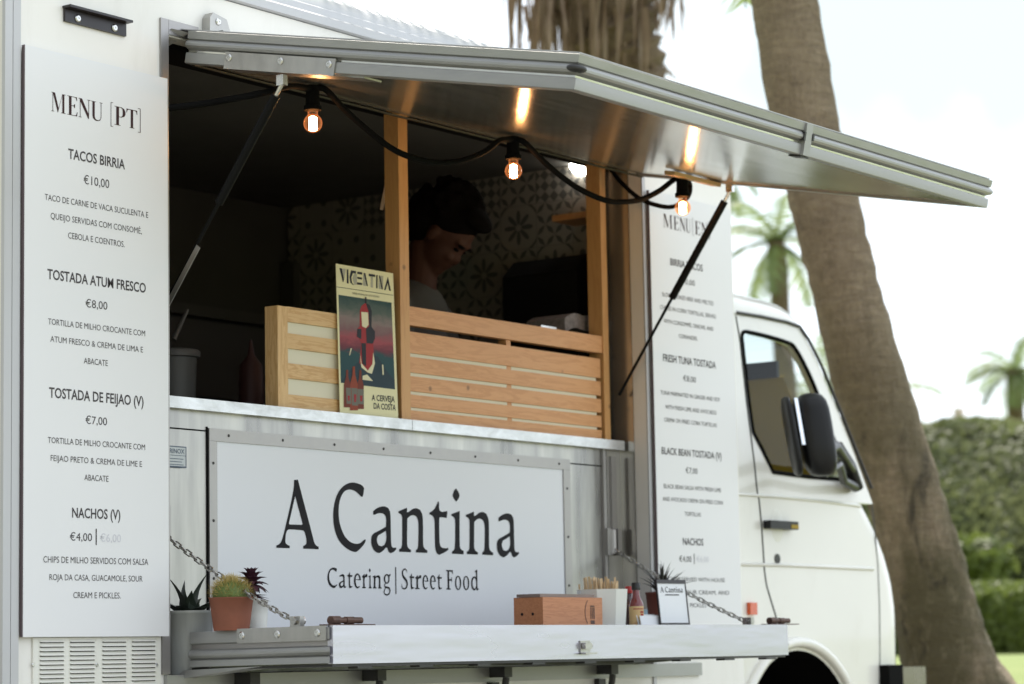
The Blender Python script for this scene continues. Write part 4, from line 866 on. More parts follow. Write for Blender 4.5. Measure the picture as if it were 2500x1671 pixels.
brr = P(1450+697*fr, 850+1505*fr, Y=-.0206); brt = P(1450+697*fr, 850+1432*fr, Y=-.0206)
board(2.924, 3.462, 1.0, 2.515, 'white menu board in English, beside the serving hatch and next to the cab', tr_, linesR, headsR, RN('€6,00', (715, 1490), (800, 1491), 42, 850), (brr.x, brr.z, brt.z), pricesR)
bm = B()

# ================================================================== WOODEN SCREENS ON THE COUNTER
CZ = 1.6545
ws = thing('slatted_screen', 'tall orange wood frame with two posts and a five slat front on the counter', 'wooden screen', (2.27, .13, CZ))
def bx(nm, b, m, par, bev=.0025): return boxo(nm, b, m, par, bev)
pxa, pxb = P(976, 650, Y=RS).x, P(1005, 650, Y=RS).x
qx0, qx1 = P(1474, 900, Y=RS).x, P(1487, 900, Y=RS).x
bx('post', (pxa, pxa+.046, RS, RS+.055, CZ, 2.66), 'postz', ws); bx('post', (qx0, qx0+.034, RS, RS+.058, CZ, 2.66), 'postz', ws)
PX, QX = pxa+.046, qx0
bx('top_rail', (PX+.001, QX-.001, RS+.004, RS+.03, 1.952, 2.010), 'slat', ws)
zs = [(1.862, 1.935), (1.808, 1.851), (1.747, 1.793), (1.693, 1.733)]
zs = [(1.864, 1.932), (1.806, 1.853), (1.745, 1.795), (1.692, 1.734), (CZ+.001, 1.680)]
zs = [(1.866, 1.932), (1.806, 1.854), (1.748, 1.794), (1.698, 1.737), (CZ+.001, 1.688)]
for a, b in zs: bx('slat', (PX+.001, QX-.012, RS+.006, RS+.0125, a, b), 'slat', ws)
bx('backing_strip', (PX+.001, (PX+QX)/2-.013, RS+.0128, RS+.0165, CZ+.002, 1.90), 'cream', ws, .0005); bx('backing_strip', ((PX+QX)/2+.013, QX-.03, RS+.0128, RS+.0165, CZ+.002, 1.90), 'cream', ws, .0005)
bx('centre_batten', ((PX+QX)/2-.012, (PX+QX)/2+.012, RS+.0128, RS+.045, CZ+.002, 1.951), 'slat', ws)
ls = thing('slatted_screen', 'low pale pine screen with cream gaps on the counter, behind the beer poster', 'wooden screen', (1.3, .13, CZ))
lx0 = P(678, 850, Y=RS).x
zl = P(678, 746, Y=RS).z
bx('upright', (lx0, lx0+.045, RS, RS+.048, CZ, zl), 'pinez', ls)
LX = lx0+.0455; xr = P(905, 900, Y=RS).x
for i, (ya, yb2) in enumerate(((455, 570), (660, 775), (890, 1005), (1130, 1230))):
    za = P(600+250*.31888, 600+ya*.31888, Y=RS).z; zb3 = P(600+250*.31888, 600+yb2*.31888, Y=RS).z
    if i == 3: zb3 = CZ+.001
    bx('slat', (LX, xr, RS+.002, RS+.009, zb3, za), 'pine', ls)
bx('backing_board', (LX, xr, RS+.0093, RS+.014, CZ+.001, zl-.012), 'cream', ls, .0005)

# ================================================================== POSTER
pb = .100; ptp = .106
pl0 = P(600+722*.31888, 600+1282*.31888, Y=pb); pr0 = P(600+1168*.31888, 600+1328*.31888, Y=pb); pt0 = P(600+690*.31888, 600+138*.31888, Y=ptp); pt1 = P(600+1128*.31888, 600+216*.31888, Y=ptp)
PB0, PB1 = Vector((pl0.x, pb, CZ+.001)), Vector((pr0.x, pb, CZ+.001)); PT0, PT1 = Vector((pt0.x, ptp, pt0.z)), Vector((pt1.x, ptp, pt0.z))
def pp(u, v, e=0): q = PB0.lerp(PB1, u).lerp(PT0.lerp(PT1, u), v); return q + Vector((0, -e, 0))
PO = thing('poster', 'beer poster with a red lighthouse, leaning on the wooden post at the counter', 'poster', pp(.5, 0))
bm = B(); box(bm, 0, 1, -.0014, 0, 0, 1)
for v in bm.verts: v.co = pp(v.co.x, v.co.z, v.co.y)
def simple(nm, c, r=.5): M[nm] = mat(nm, c, r, var=.04, spec=.2); return nm
obj('sheet', bm, simple('poster_paper', (.78, .74, .46)), PO)
def pcr(x, y):  # poster crop pixel -> u, v (bilinear by hand)
    tlx, trx, blx, brx = (687, 138), (1128, 215), (722, 1282), (1172, 1328)
    u, v = .5, .5
    for _ in range(12):
        ax = tlx[0]+(trx[0]-tlx[0])*u; bx_ = blx[0]+(brx[0]-blx[0])*u; ay = tlx[1]+(trx[1]-tlx[1])*u; by = blx[1]+(brx[1]-blx[1])*u
        v = 1-(y-ay)/(by-ay); lx_ = blx[0]+(tlx[0]-blx[0])*v; rx_ = brx[0]+(trx[0]-brx[0])*v; u = (x-lx_)/(rx_-lx_)
    return u, v
def pshape(nm, m, loops, lvl):
    bm = B()
    for lp in loops: v, f = loops2mesh([[pcr(*q) for q in lp]]); add_vf(bm, v, f, lambda a, b, c: pp(a, b, .0004+.0002*lvl))
    return flat_obj(nm, bm, m, PO)
def pgrad():
    m, t, b = new('poster_picture'); tcn = t.n('TexCoord'); sp = t.n('SeparateXYZ'); t.l.new(tcn.outputs['Generated'], sp.inputs[0])
    z = t.m('ADD', sp.outputs[2], t.m('MULTIPLY', t.m('SUBTRACT', t.noise(14, (1, 1, 2.5), 5, .6, 1), .5), .22))
    r = t.n('ValToRGB'); e = r.color_ramp.elements; e[0].position = 0; e[0].color = (.03, .07, .085, 1); e[1].position = 1; e[1].color = (.035, .075, .075, 1)
    for p, c in ((.36, (.035, .085, .095)), (.42, (.16, .05, .07)), (.52, (.36, .09, .11)), (.62, (.22, .12, .13)), (.74, (.25, .20, .19)), (.86, (.10, .13, .115))): k = e.new(p); k.color = (*c, 1)
    t.l.new(z, r.inputs[0]); t.l.new(r.outputs[0], b.inputs['Base Color']); b.inputs['Roughness'].default_value = .6; b.inputs['Specular IOR Level'].default_value = .15; return m
M['ppic'] = pgrad()
simple('p_red', (.33, .02, .025)); simple('p_red2', (.42, .055, .04)); simple('p_dark', (.012, .013, .02)); simple('p_cream', (.75, .70, .48)); simple('p_teal', (.018, .04, .055)); simple('p_grey', (.42, .41, .32)); simple('p_bottle', (.17, .03, .015)); simple('p_bottle2', (.27, .05, .02)); simple('p_print', (.16, .15, .12))
pshape('picture', 'ppic', [[(707, 378), (1115, 440), (1145, 1105), (727, 1052)]], 0)
pshape('cliff', 'p_teal', [[(727, 1050), (770, 985), (850, 900), (900, 880), (960, 830), (1010, 855), (1060, 940), (1142, 1040), (1143, 1102)]], 1)
pshape('lighthouse', 'p_red', [[(868, 500), (880, 465), (912, 440), (945, 460), (960, 505), (958, 625), (985, 660), (985, 715), (972, 750), (975, 830), (982, 900), (950, 975), (925, 975), (865, 900), (880, 750), (862, 715), (845, 700), (850, 640), (868, 620)]], 2)
pshape('lighthouse_shade', 'p_dark', [[(912, 440), (945, 460), (960, 505), (958, 625), (985, 660), (985, 715), (968, 755), (920, 750), (915, 640), (940, 620), (935, 510)], [(845, 700), (850, 640), (880, 640), (880, 720)], [(908, 395), (918, 395), (920, 445), (906, 445)], [(880, 750), (915, 750), (918, 930), (888, 905)]], 3)
pshape('lantern', 'p_cream', [[(878, 510), (930, 515), (935, 610), (915, 635), (885, 620)], [(868, 820), (882, 905), (930, 960), (965, 910), (972, 820), (985, 905), (962, 985), (930, 975), (880, 935)], [(890, 1000), (925, 990), (970, 1040), (890, 1030)], [(798, 790), (808, 790), (792, 845), (788, 840)], [(1040, 915), (1050, 915), (1055, 990), (1045, 995)]], 4)
bot = lambda x, y, s: [(x-8*s, y), (x+8*s, y), (x+10*s, y+60*s), (x+28*s, y+125*s), (x+30*s, y+310*s), (x-26*s, y+310*s), (x-26*s, y+125*s), (x-10*s, y+60*s)]
pshape('bottles', 'p_bottle', [bot(772, 955, .92), bot(872, 955, .96)], 5); pshape('bottles_front', 'p_bottle2', [bot(822, 928, 1.08)], 6)
pshape('bottle_labels', 'p_print', [[(762, 1090), (800, 1092), (803, 1215), (768, 1212)], [(850, 1100), (898, 1102), (900, 1218), (855, 1215)], [(803, 1092), (848, 1095), (855, 1228), (808, 1225)]], 7)
pshape('bottle_marks', 'p_red', [[(775, 1150), (792, 1152), (790, 1190), (778, 1190)], [(822, 1140), (842, 1142), (838, 1200), (825, 1200)], [(868, 1150), (888, 1152), (885, 1195), (872, 1195)]], 8)
DV = lambda *p: [list(p)]
vi = [[(712, 172), (730, 175), (748, 262), (740, 285)], [(768, 182), (780, 184), (782, 292), (769, 290)], [(800, 190), (838, 196), (838, 215), (815, 212), (803, 245), (808, 285), (824, 305), (815, 303), (795, 285), (789, 240)], [(848, 200), (886, 206), (886, 224), (848, 218)], [(848, 240), (884, 246), (884, 262), (848, 256)], [(846, 282), (886, 288), (886, 304), (846, 300)], [(895, 210), (910, 212), (930, 312), (920, 310)], [(936, 216), (986, 224), (986, 242), (936, 236)], [(994, 226), (1005, 228), (1005, 330), (994, 328)], [(1014, 230), (1024, 232), (1048, 338), (1036, 336)], [(1086, 240), (1110, 350), (1096, 348), (1084, 290), (1068, 344), (1056, 342)]]
vg = [[(732, 176), (760, 180), (750, 258)], [(893, 225), (900, 225), (918, 312), (893, 308)], [(952, 240), (970, 242), (970, 325), (952, 322)], [(1026, 232), (1050, 236), (1048, 330)], [(826, 212), (846, 218), (846, 300), (826, 303), (812, 250)], [(1014, 250), (1034, 335), (1014, 332)]]
pshape('title_shadow', 'p_grey', vg, 1); pshape('title_lettering', 'p_dark', vi, 2)
def ptext(bm, s, xa, xb, y0, yb, cap, lvl, bold=.02):
    v, f = text_vf(s, bold); mn = min(q[0] for q in v); mxx = max(q[0] for q in v)
    def fn(x, y, z):
        k = (x-mn)/(mxx-mn); X = xa + (xb-xa)*k; Yb = y0 + (yb-y0)*k; u, w_ = pcr(X, Yb - y/.727*cap); return pp(u, w_, .0004+.0002*lvl)
    add_vf(bm, v, f, fn)
bm = B(); ptext(bm, 'A CERVEJA', 962, 1142, 1187, 1202, 46, 1); ptext(bm, 'DA COSTA', 977, 1150, 1250, 1265, 46, 1); ptext(bm, 'CERVEJA ARTESANAL DA COSTA VICENTINA', 810, 1018, 372, 402, 14, 1, 0)
for a in ([(690, 315), (1130, 382), (1130, 386), (690, 319)],):
    v, f = loops2mesh([[pcr(*q) for q in a]]); add_vf(bm, v, f, lambda a_, b_, c_: pp(a_, b_, .0006))
flat_obj('slogan_lettering', bm, 'p_dark', PO)

# ================================================================== STRING LIGHTS
bulbs = []
def under(px, py):
    d = ray(px, py); z0, m_, y0 = 2.555, .2, -.02; t_ = (z0 + m_*(CAM.y-y0) - CAM.z)/(d.z - m_*d.y); return CAM + d*t_
tops = [under(763, 208), under(1252, 333), under(1665, 429)]
yb_ = sum(q.y for q in tops)/3; 
SLT = thing('string_lights', 'black cable with three glowing bulbs strung under the awning', 'string lights', tops[1])
for q in tops:
    bm = B(); lathe(bm, (q.x, q.y, q.z-.074), [(.012, 0), (.0245, .002), (.025, .014), (.0205, .017), (.019, .06), (.018, .072), (.009, .074)], 18); sk = obj('socket', bm, 'rubber', SLT, auto=40)
    bm = B(); c = (q.x, q.y, q.z-.108)
    bmesh.ops.create_uvsphere(bm, u_segments=20, v_segments=14, radius=.0262, matrix=Matrix.Translation(c) @ Matrix.Diagonal((1, 1, 1.0, 1)))
    lathe(bm, (q.x, q.y, q.z-.086), [(.0142, 0), (.0138, .012)], 18, False); bl = obj('bulb', bm, 'bulbglass', sk, smooth=True)
    bm = B(); tube(bm, [(q.x, q.y, q.z-.130), (q.x, q.y, q.z-.127), (q.x, q.y, q.z-.092), (q.x, q.y, q.z-.088)], [.004, .0115, .0115, .004], 12); obj('filament', bm, 'fil', bl, smooth=True)
def cat(pts, n=8):
    pts = [Vector(p) for p in pts]; out = []
    for i in range(len(pts)-1):
        p0, p1, p2, p3 = pts[max(i-1, 0)], pts[i], pts[i+1], pts[min(i+2, len(pts)-1)]
        for j in range(n): s = j/n; out.append(.5*((2*p1) + (p2-p0)*s + (2*p0-5*p1+4*p2-p3)*s*s + (3*p1-3*p2+p3-p0)*s**3))
    return out + [pts[-1]]
k = 1.0656
def cp(x, y, Y=None): return P(x*k, y*k, Y=yb_ if Y is None else Y)
t0, t1, t2 = tops
dn = Vector((0, 0, -.012))
bm = B()
tube(bm, cat([cp(330, 252, .02), cp(387, 248, 0), cp(480, 236, -.08), cp(600, 214), cp(665, 198), t0+dn]), .0092, 8)
tube(bm, cat([t0+dn, cp(745, 205), cp(790, 252), cp(850, 305), cp(905, 345), cp(960, 366), cp(1010, 374), cp(1060, 368), cp(1110, 348), cp(1145, 322), t1+dn]), .0092, 8)
tube(bm, cat([t1+dn, cp(1200, 325), cp(1240, 365), cp(1290, 408), cp(1340, 440), cp(1390, 460), cp(1430, 463), cp(1470, 457), cp(1510, 438), cp(1545, 412), t2+dn]), .0092, 8)
tube(bm, cat([t2+dn, cp(1580, 420), cp(1577, 450), cp(1545, 473, -.16), cp(1510, 472, -.13), cp(1465, 455, -.07), cp(1425, 420, 0), cp(1402, 392, .06), cp(1395, 370, .12)]), .0078, 8)
obj('cable', bm, 'rubber', SLT, smooth=True)

# ================================================================== THINGS ON THE FLAP
def fz(Y): return FO.z + (FO.y-Y)*.008 + .0005
def pot(bm, c, r0, r1, h, rim=0, n=28): lathe(bm, c, [(r0, 0), (r0+(r1-r0)*.5, h*.5), (r1, h-rim*1.2), (r1+rim*.3, h-rim), (r1+rim*.3, h), (r1-.006, h), (r1-.010, h-.015), (.001, h-.018)], n, True); return bm
def leafblade(bm, base, tip, w, th, n=7, up=Vector((0, 0, 1)), curve=.0):
    base, tip = Vector(base), Vector(tip); d = tip-base; s = d.cross(up); s = s.normalized() if s.length > 1e-4 else Vector((1, 0, 0)); nn = s.cross(d).normalized(); rings = []
    for i in range(n+1):
        t_ = i/n; ww = w*(1-t_**1.7)*(.75+.5*math.sin(math.pi*min(t_*1.6, 1))*.5); c = base + d*t_ + nn*(curve*math.sin(math.pi*t_))
        rings.append([bm.verts.new(c + s*ww), bm.verts.new(c + nn*th*(1-t_)*.6 + s*ww*.0), bm.verts.new(c - s*ww), bm.verts.new(c - nn*th*(1-t_))])
    for i in range(n):
        for j in range(4): bm.faces.new((rings[i][j], rings[i][(j+1) % 4], rings[i+1][(j+1) % 4], rings[i+1][j]))
    bm.faces.new(rings[0])
# grey pot with aloe, standing in the gap behind the flap
gc = P(461, 1610, Y=.035); gc = Vector((gc.x, .035, ZB-.0015))
t = thing('potted_aloe', 'grey glazed pot with a dark green aloe, behind the flap by the Portuguese board', 'potted plant', gc)
hz = P(461, 1492, Y=.035).z - gc.z
bm = B(); pot(bm, gc, .058, .067, hz, .008); obj('pot', bm, 'greypot', t, smooth=True)
bm = B(); top = gc + Vector((0, 0, hz-.02))
def im(dx, dz, dd=0): return RT*dx + Vector((0, 0, 1))*dz - FW*dd   # small offsets across / up / towards the viewer
for dx, dz, dd, w in ((.055, .125, .02, .018), (-.055, .115, .02, .02), (.10, .055, .03, .022), (-.09, .05, .03, .022), (.015, .08, .05, .016), (-.03, .04, .06, .02), (.06, .035, .05, .02), (-.015, .10, -.04, .016), (.03, .05, -.05, .02)): leafblade(bm, top + im(dx*.1, .0), top + im(dx, dz, dd), w*1.5, .014, up=Vector((dd*3+.1, .3, .9)) if abs(dx) < .03 else Vector((0, 0, 1)), curve=.012)
obj('aloe_leaves', bm, 'aloe', t, smooth=True)
# terracotta pot with cactus
def onflap(px, Y): q = P(px, 1500, Y=Y); return Vector((q.x, Y, fz(Y)))
tcn_ = onflap(565, -.16)
t = thing('potted_cactus', 'terracotta pot with a yellow spined cactus on the left end of the flap', 'potted plant', tcn_)
hz = P(565, 1459, Y=-.16).z - tcn_.z
bm = B(); pot(bm, tcn_, .047, .0585, hz, .003, 32); obj('pot', bm, 'terra', t, smooth=True)
bm = B(); cc = tcn_ + Vector((0, 0, hz+.006)); bmesh.ops.create_uvsphere(bm, u_segments=24, v_segments=12, radius=.05, matrix=Matrix.Translation(cc) @ Matrix.Diagonal((1, 1, .8, 1))); obj('cactus_body', bm, 'cactus', t, smooth=True)
bm = B(); rng = random.Random(3)
for i in range(900):
    a = rng.uniform(0, 2*math.pi); ph = rng.uniform(-.25, 1.5); d = Vector((math.cos(a)*math.cos(ph), math.sin(a)*math.cos(ph), math.sin(ph)*.9+.12)); b0 = cc + Vector((d.x*.049, d.y*.049, d.z*.040)); d2 = (d + Vector((rng.uniform(-.7, .7), rng.uniform(-.7, .7), rng.uniform(-.4, .6)))).normalized(); s = d2.cross(Vector((.3, .5, .8))).normalized()*.0007
    tri(bm, b0-s, b0+s, b0 + d2*rng.uniform(.012, .024))
obj('spines', bm, 'spine', t)
# purple succulent in white pot
wc = onflap(628, -.10)
t = thing('potted_succulent', 'purple rosette succulent in a small white pot behind the cactus', 'potted plant', wc)
hz = P(628, 1466, Y=-.10).z - wc.z
bm = B(); pot(bm, wc, .026, .030, hz, .002); obj('pot', bm, 'whitepot', t, smooth=True)
bm = B(); rc = P(613, 1425, Y=-.10); tube(bm, [wc+Vector((0, 0, hz-.015)), Vector((rc.x+.01, -.10, rc.z-.03)), rc], .008, 8)
for layer in range(-1, 4):
    for i in range(12):
        a = 2*math.pi*i/11 + layer*.35; el = R_(-5 + layer*20); d = Vector((math.cos(a)*math.cos(el), math.sin(a)*math.cos(el), math.sin(el))); leafblade(bm, rc + d*.004 + Vector((0, 0, .003*layer)), rc + d*(.050-.004*layer) + Vector((0, 0, .004*layer)), .0155, .007, 5, curve=.006)
for a in (0.2, -.3, .6): leafblade(bm, rc + Vector((0, 0, -.03)), rc + im(.05+.01*a, -.035-.02*a, .02), .009, .004, 5)
obj('rosette', bm, 'purple', t, smooth=True)
# cedar napkin box
qa = P(1325, 1460, Y=-.37); bx0 = qa.x; bt2 = P(1325, 1453, Y=-.37).z; bx1 = P(1470, 1470, Y=-.37).x
yb2_ = P(1254, 1460, X=bx0).y
t = thing('napkin_box', 'small cedar wood box with grey lid on the flap below the sign', 'wooden box', ((bx0+bx1)/2, (-.37+yb2_)/2, fz(-.3)))
bx('box_body', (bx0, bx1, -.37, yb2_, fz(-.3), bt2-.006), 'boxw', t, .0015)
bx('lid', (bx0-.002, bx1-.03, -.362, yb2_-.012, bt2-.0055, bt2+.004), 'lidw', t, .002)
bm = B()
for yk in (.35, .72): tube(bm, [(bx0-.0008, -.37+(yb2_+.37)*yk, bt2-.055), (bx0+.004, -.37+(yb2_+.37)*yk, bt2-.055)], .0045, 10)
obj('peg_hole', bm, 'ink', t)
bm = B(); lx_ = bx1-.065
for i in range(9):
    a0, a1_ = R_(120+i*13), R_(120+(i+1)*13); 
    quad(bm, (lx_+.03*math.cos(a0), -.3708, bt2-.05+.042*math.sin(a0)), (lx_+.027*math.cos(a0), -.3708, bt2-.05+.039*math.sin(a0)), (lx_+.027*math.cos(a1_), -.3708, bt2-.05+.039*math.sin(a1_)), (lx_+.03*math.cos(a1_), -.3708, bt2-.05+.042*math.sin(a1_)))
for (a, b, c, d) in ((0, .004, -.07, -.035), (.008, .012, -.07, -.035), (.016, .022, -.07, -.035), (0, .022, -.0335, -.030), (0, .022, -.085, -.074)): quad(bm, (lx_+a, -.3708, bt2+c), (lx_+b, -.3708, bt2+c), (lx_+b, -.3708, bt2+d), (lx_+a, -.3708, bt2+d))
flat_obj('burnt_stamp', bm, 'rust', t)
# cup with wooden stirrers
sc_ = onflap(1471, -.30); hz = P(1471, 1440, Y=-.30).z - sc_.z
t = thing('stirrer_cup', 'white eight sided cup full of wooden stirrers beside the cedar box', 'cup', sc_)
bm = B(); lathe(bm, sc_, [(.071, 0), (.080, hz), (.076, hz), (.069, .004), (.001, .004)], 8, True, R_(22)); obj('cup_wall', bm, 'cup', t)
sb = B(); box(sb, -.003, .003, -.0008, .0008, 0, .14); sm_ = bpy.data.meshes.new('wooden_stirrer'); sb.to_mesh(sm_); sb.free(); sm_.materials.append(M['stick'])
rng = random.Random(11)
for i in range(62):
    o = bpy.data.objects.new('wooden_stirrer', sm_); COL.objects.link(o); a = rng.uniform(0, 6.28); r_ = math.sqrt(rng.random())*.060
    o.location = sc_ + Vector((r_*math.cos(a), r_*math.sin(a), .006 + max(0, hz-.14+.022) + rng.uniform(-.012, .014))); o.rotation_euler = (rng.uniform(-.10, .10), rng.uniform(-.10, .16), rng.uniform(0, 3.14))
    tag(o, 'flat wooden stirrer standing in the white eight sided cup', 'stirrer', 'wooden stirrers in the cup')
# sauce bottles
def bottle(px, Y, capm, body, r, lab, label, capy, hneck):
    c = onflap(px, Y); zt_ = P(px, capy, Y=Y).z; h = zt_ - c.z
    t = thing('sauce_bottle', label, 'sauce bottle', c, 'hot sauce bottles on the flap')
    bm = B(); lathe(bm, c, [(r*.94, 0), (r, .004), (r, h*.50), (r*.85, h*.58), (r*.55, h*.68), (r*.48, h*.8), (r*.48, h*.86), (.002, h*.865)], 24); bd = obj('bottle', bm, body, t, smooth=True)
    bm = B(); lathe(bm, c, [(r*.60, h*.835), (r*.62, h*.85), (r*.62, h*.985), (r*.55, h), (.001, h)], 18); obj('cap', bm, capm, t, auto=40)
    bm = B(); lathe(bm, c, [(r*1.012, h*.06), (r*1.012, h*.47)], 24, False); lo_ = obj('label', bm, lab, t, smooth=True)
    return t, c, r, h
t, c, r, h = bottle(1554, -.36, 'cap_black', 'sauce', .0225, 'label', 'red hot sauce bottle with black cap and tan label by the stirrer cup', 1423, 0)
bm = B()
for i, (u0, u1, w0, w1) in enumerate(((-.5, .5, .40, .42), (.1, .5, .32, .36), (.15, .45, .26, .30), (.1, .5, .18, .23), (.2, .45, .12, .15), (-.5, .5, .09, .1))):
    for s in range(6):
        a0 = R_(-125) + (u0+(u1-u0)*s/6)*1.6; a1_ = R_(-125) + (u0+(u1-u0)*(s+1)/6)*1.6
        quad(bm, *[(c.x + r*1.03*math.cos(a), c.y + r*1.03*math.sin(a), c.z + h*w) for a, w in ((a0, w0), (a1_, w0), (a1_, w1), (a0, w1))])
flat_obj('label_print', bm, 'p_red', t)
bottle(1537, -.22, 'cap_red', 'saucedark', .021, 'saucedark', 'dark sauce bottle with red cap half hidden behind the black capped bottle', 1432, 0)
# cards
cdl = onflap(1592, -.40)
bm = B(); mtx = Matrix.Translation(cdl+Vector((.0, 0, 0))) @ Matrix.Rotation(R_(-8), 4, 'Z')
for i in range(3): box(bm, -.05, .05, .012*i, .012*i+.0015, 0, P(1592, 1503-4*i, Y=-.40).z-cdl.z, mtx @ Matrix.Rotation(R_(-12), 4, 'X'))
tag(obj('paper_cards', bm, 'paper', None), 'small stack of white cards leaning beside the red sauce bottle', 'cards')
bcc = onflap(1578, -.12); bm = B(); box(bm, -.04, .04, 0, .003, 0, P(1578, 1487, Y=-.12).z-bcc.z, Matrix.Translation(bcc) @ Matrix.Rotation(R_(-10), 4, 'X'))
tag(obj('blue_card', bm, 'blueprint', None), 'pale blue card standing behind the white cards on the flap', 'card')
# dark haworthia in brown pot
hc = onflap(1618, -.20)
t = thing('potted_haworthia', 'spiky dark succulent in a brown pot behind the small table sign', 'potted plant', hc)
hz = P(1612, 1446, Y=-.2).z - hc.z
bm = B(); pot(bm, hc, .045, .054, hz, .006); obj('pot', bm, 'terradark', t, smooth=True)
bm = B(); rng = random.Random(5); tp = hc + Vector((0, 0, hz-.012))
for i in range(42):
    a = rng.uniform(0, 6.28); el = rng.uniform(R_(20), R_(88)); L_ = rng.uniform(.075, .125); d = Vector((math.cos(a)*math.cos(el), math.sin(a)*math.cos(el), math.sin(el))); leafblade(bm, tp + d*.004, tp + d*L_, .007, .006, 5, curve=.01)
obj('spiky_leaves', bm, 'darkleaf', t, smooth=True)
# table sign
ts0 = P(1610, 1415, Y=-.42); sg = onflap(1648, -.42)
wS = P(1685, 1470, Y=-.42).x - P(1612, 1470, Y=-.42).x; hS = P(1648, 1412, Y=-.42).z - sg.z - .008
t = thing('table_sign', 'small white framed sign headed A Cantina standing near the flap end', 'table sign', sg)
wS *= .80; rot = Matrix.Translation(sg) @ Matrix.Rotation(R_(-6), 4, 'Z') @ Matrix.Rotation(R_(-6), 4, 'X')
bm = B(); box(bm, -wS/2, wS/2, 0, .003, 0, hS, rot); obj('sheet', bm, 'paper', t)
bm = B(); box(bm, -wS/2-.003, wS/2+.003, -.003, .005, hS-.008, hS+.004, rot); box(bm, -wS/2-.003, wS/2+.003, -.003, .005, 0, .012, rot); box(bm, -wS/2-.004, -wS/2, -.002, .004, .0125, hS-.0085, rot); box(bm, wS/2, wS/2+.004, -.002, .004, .0125, hS-.0085, rot); obj('sign_border', bm, 'blackpaint', t)
bm = B(); xsA = [q[0] for lp in big for l2 in lp for q in l2]; zsA = [q[1] for lp in big for l2 in lp for q in l2]; ax0, ax1, az0 = min(xsA), max(xsA), min(zsA)
sc2 = wS*.82/(ax1-ax0)
for lps in big:
    v, f = loops2mesh(lps); add_vf(bm, v, f, lambda x, y, z: rot @ Vector((-wS*.41 + (x-ax0)*sc2, -.0012, hS-.036 + (y-az0)*sc2*.9)))
for a, b, zz_ in ((-.25, .25, hS-.045), ): 
    vq = [rot @ Vector(q) for q in ((-wS*.25, -.0012, zz_), (wS*.25, -.0012, zz_), (wS*.25, -.0012, zz_+.003), (-wS*.25, -.0012, zz_+.003))]; quad(bm, *vq)
flat_obj('sign_lettering', bm, 'ink', t)

# ================================================================== INSIDE THE HATCH
def kn():
    a = P(951, 392, Y=.2); t = thing('hanging_knife', 'cream handled knife hanging beside the wooden post', 'knife', a)
    pts = [P(x, y, Y=.2) for x, y in ((957, 388), (948, 396), (944, 415), (946, 430), (943, 445))]
    bm = B(); tube(bm, cat(pts, 4), .0065, 8); obj('handle', bm, 'handlec', t, smooth=True)
    b = [P(x, y, Y=.2) for x, y in ((941, 444), (950, 447), (935, 514), (927, 512))]; bm = B(); v1 = [bm.verts.new(q) for q in b]; v2 = [bm.verts.new(q+Vector((0, .002, 0))) for q in b]
    bm.faces.new(v1); bm.faces.new(v2[::-1])
    for i in range(4): bm.faces.new((v1[i], v1[(i+1) % 4], v2[(i+1) % 4], v2[i]))
    obj('blade', bm, 'blade', t)
kn()
q = P(1417, 393, X=3.085); bm = B(); lathe(bm, (0, 0, 0), [(.052, 0), (.05, .012), (.034, .026), (.001, .032)], 28); bm.transform(Matrix.Translation((3.098, q.y, q.z)) @ Matrix.Rotation(R_(-90), 4, 'Y'))
lw = thing('wall_lamp', 'lit round white lamp high on the tiled wall inside the hatch', 'lamp', (3.098, q.y, q.z)); obj('lamp_dome', bm, 'lampon', lw, smooth=True)
# coffee grinder / black machine at the right
mq0 = P(1385, 700, Y=.34); mq1 = P(1518, 700, Y=.34); mzt = P(1420, 625, Y=.34).z; 
t = thing('coffee_machine', 'black machine with sloping top standing behind the right wooden post', 'machine', (2.95, .42, 1.68))
bm = B(); x0m, x1m = mq0.x, 3.09; pr = [(x0m, 1.665), (x1m, 1.665), (x1m, mzt), (x0m+.07, mzt), (x0m, mzt-.06)]
v1 = [bm.verts.new((a, .30, b)) for a, b in pr]; v2 = [bm.verts.new((a, .62, b)) for a, b in pr]; bm.faces.new(v1); bm.faces.new(v2[::-1])
for i in range(5): bm.faces.new((v1[i], v1[(i+1) % 5], v2[(i+1) % 5], v2[i]))
mb = obj('machine_body', bm, 'black', t, bevel=.012); bm = B(); tube(bm, [(x0m+.03, .299, 1.98), (x0m+.03, .28, 1.98)], .012, 10); obj('knob', bm, 'chrome', t, smooth=True)
bm = B(); box(bm, -.12, .12, -.09, .09, 0, .06, Matrix.Translation((2.86, .24, CZ+.285))); 
bm.free()
q = P(1395, 800, Y=.26); t = thing('folded_cloth', 'grey patterned cloth folded behind the top rail of the tall screen', 'cloth', (q.x, .26, 1.97))
bm = B(); bmesh.ops.create_grid(bm, x_segments=16, y_segments=12, size=1)
for v in bm.verts: v.co = Vector((q.x+.02 + v.co.x*.16, .27 + v.co.y*.08, P(1395, 775, Y=.27).z - .02*abs(v.co.x)**2 + .006*math.sin(v.co.x*7)))
bmesh.ops.solidify(bm, geom=bm.faces[:], thickness=.05); obj('cloth_fold', bm, mat('grey_cloth', (.22, .20, .20), .9, var=.3, vscale=60), t, smooth=True)
q = P(1330, 797, Y=.2); bm = B(); box(bm, q.x-.11, q.x+.11, .17, .24, q.z-.03, q.z-.012); box(bm, q.x-.05, q.x+.04, .18, .23, q.z-.0115, q.z-.002)
tag(obj('serving_tray', bm, 'chrome', None, bevel=.003), 'shiny metal tray with white paper behind the top rail', 'tray')
q = P(1455, 533, X=3.06); bm = B(); box(bm, 2.96, 3.098, q.y-.12, q.y+.12, q.z-.012, q.z+.01); tag(obj('wall_shelf', bm, 'slat', None, bevel=.002), 'small brown wooden shelf on the tiled wall inside the hatch', 'shelf')
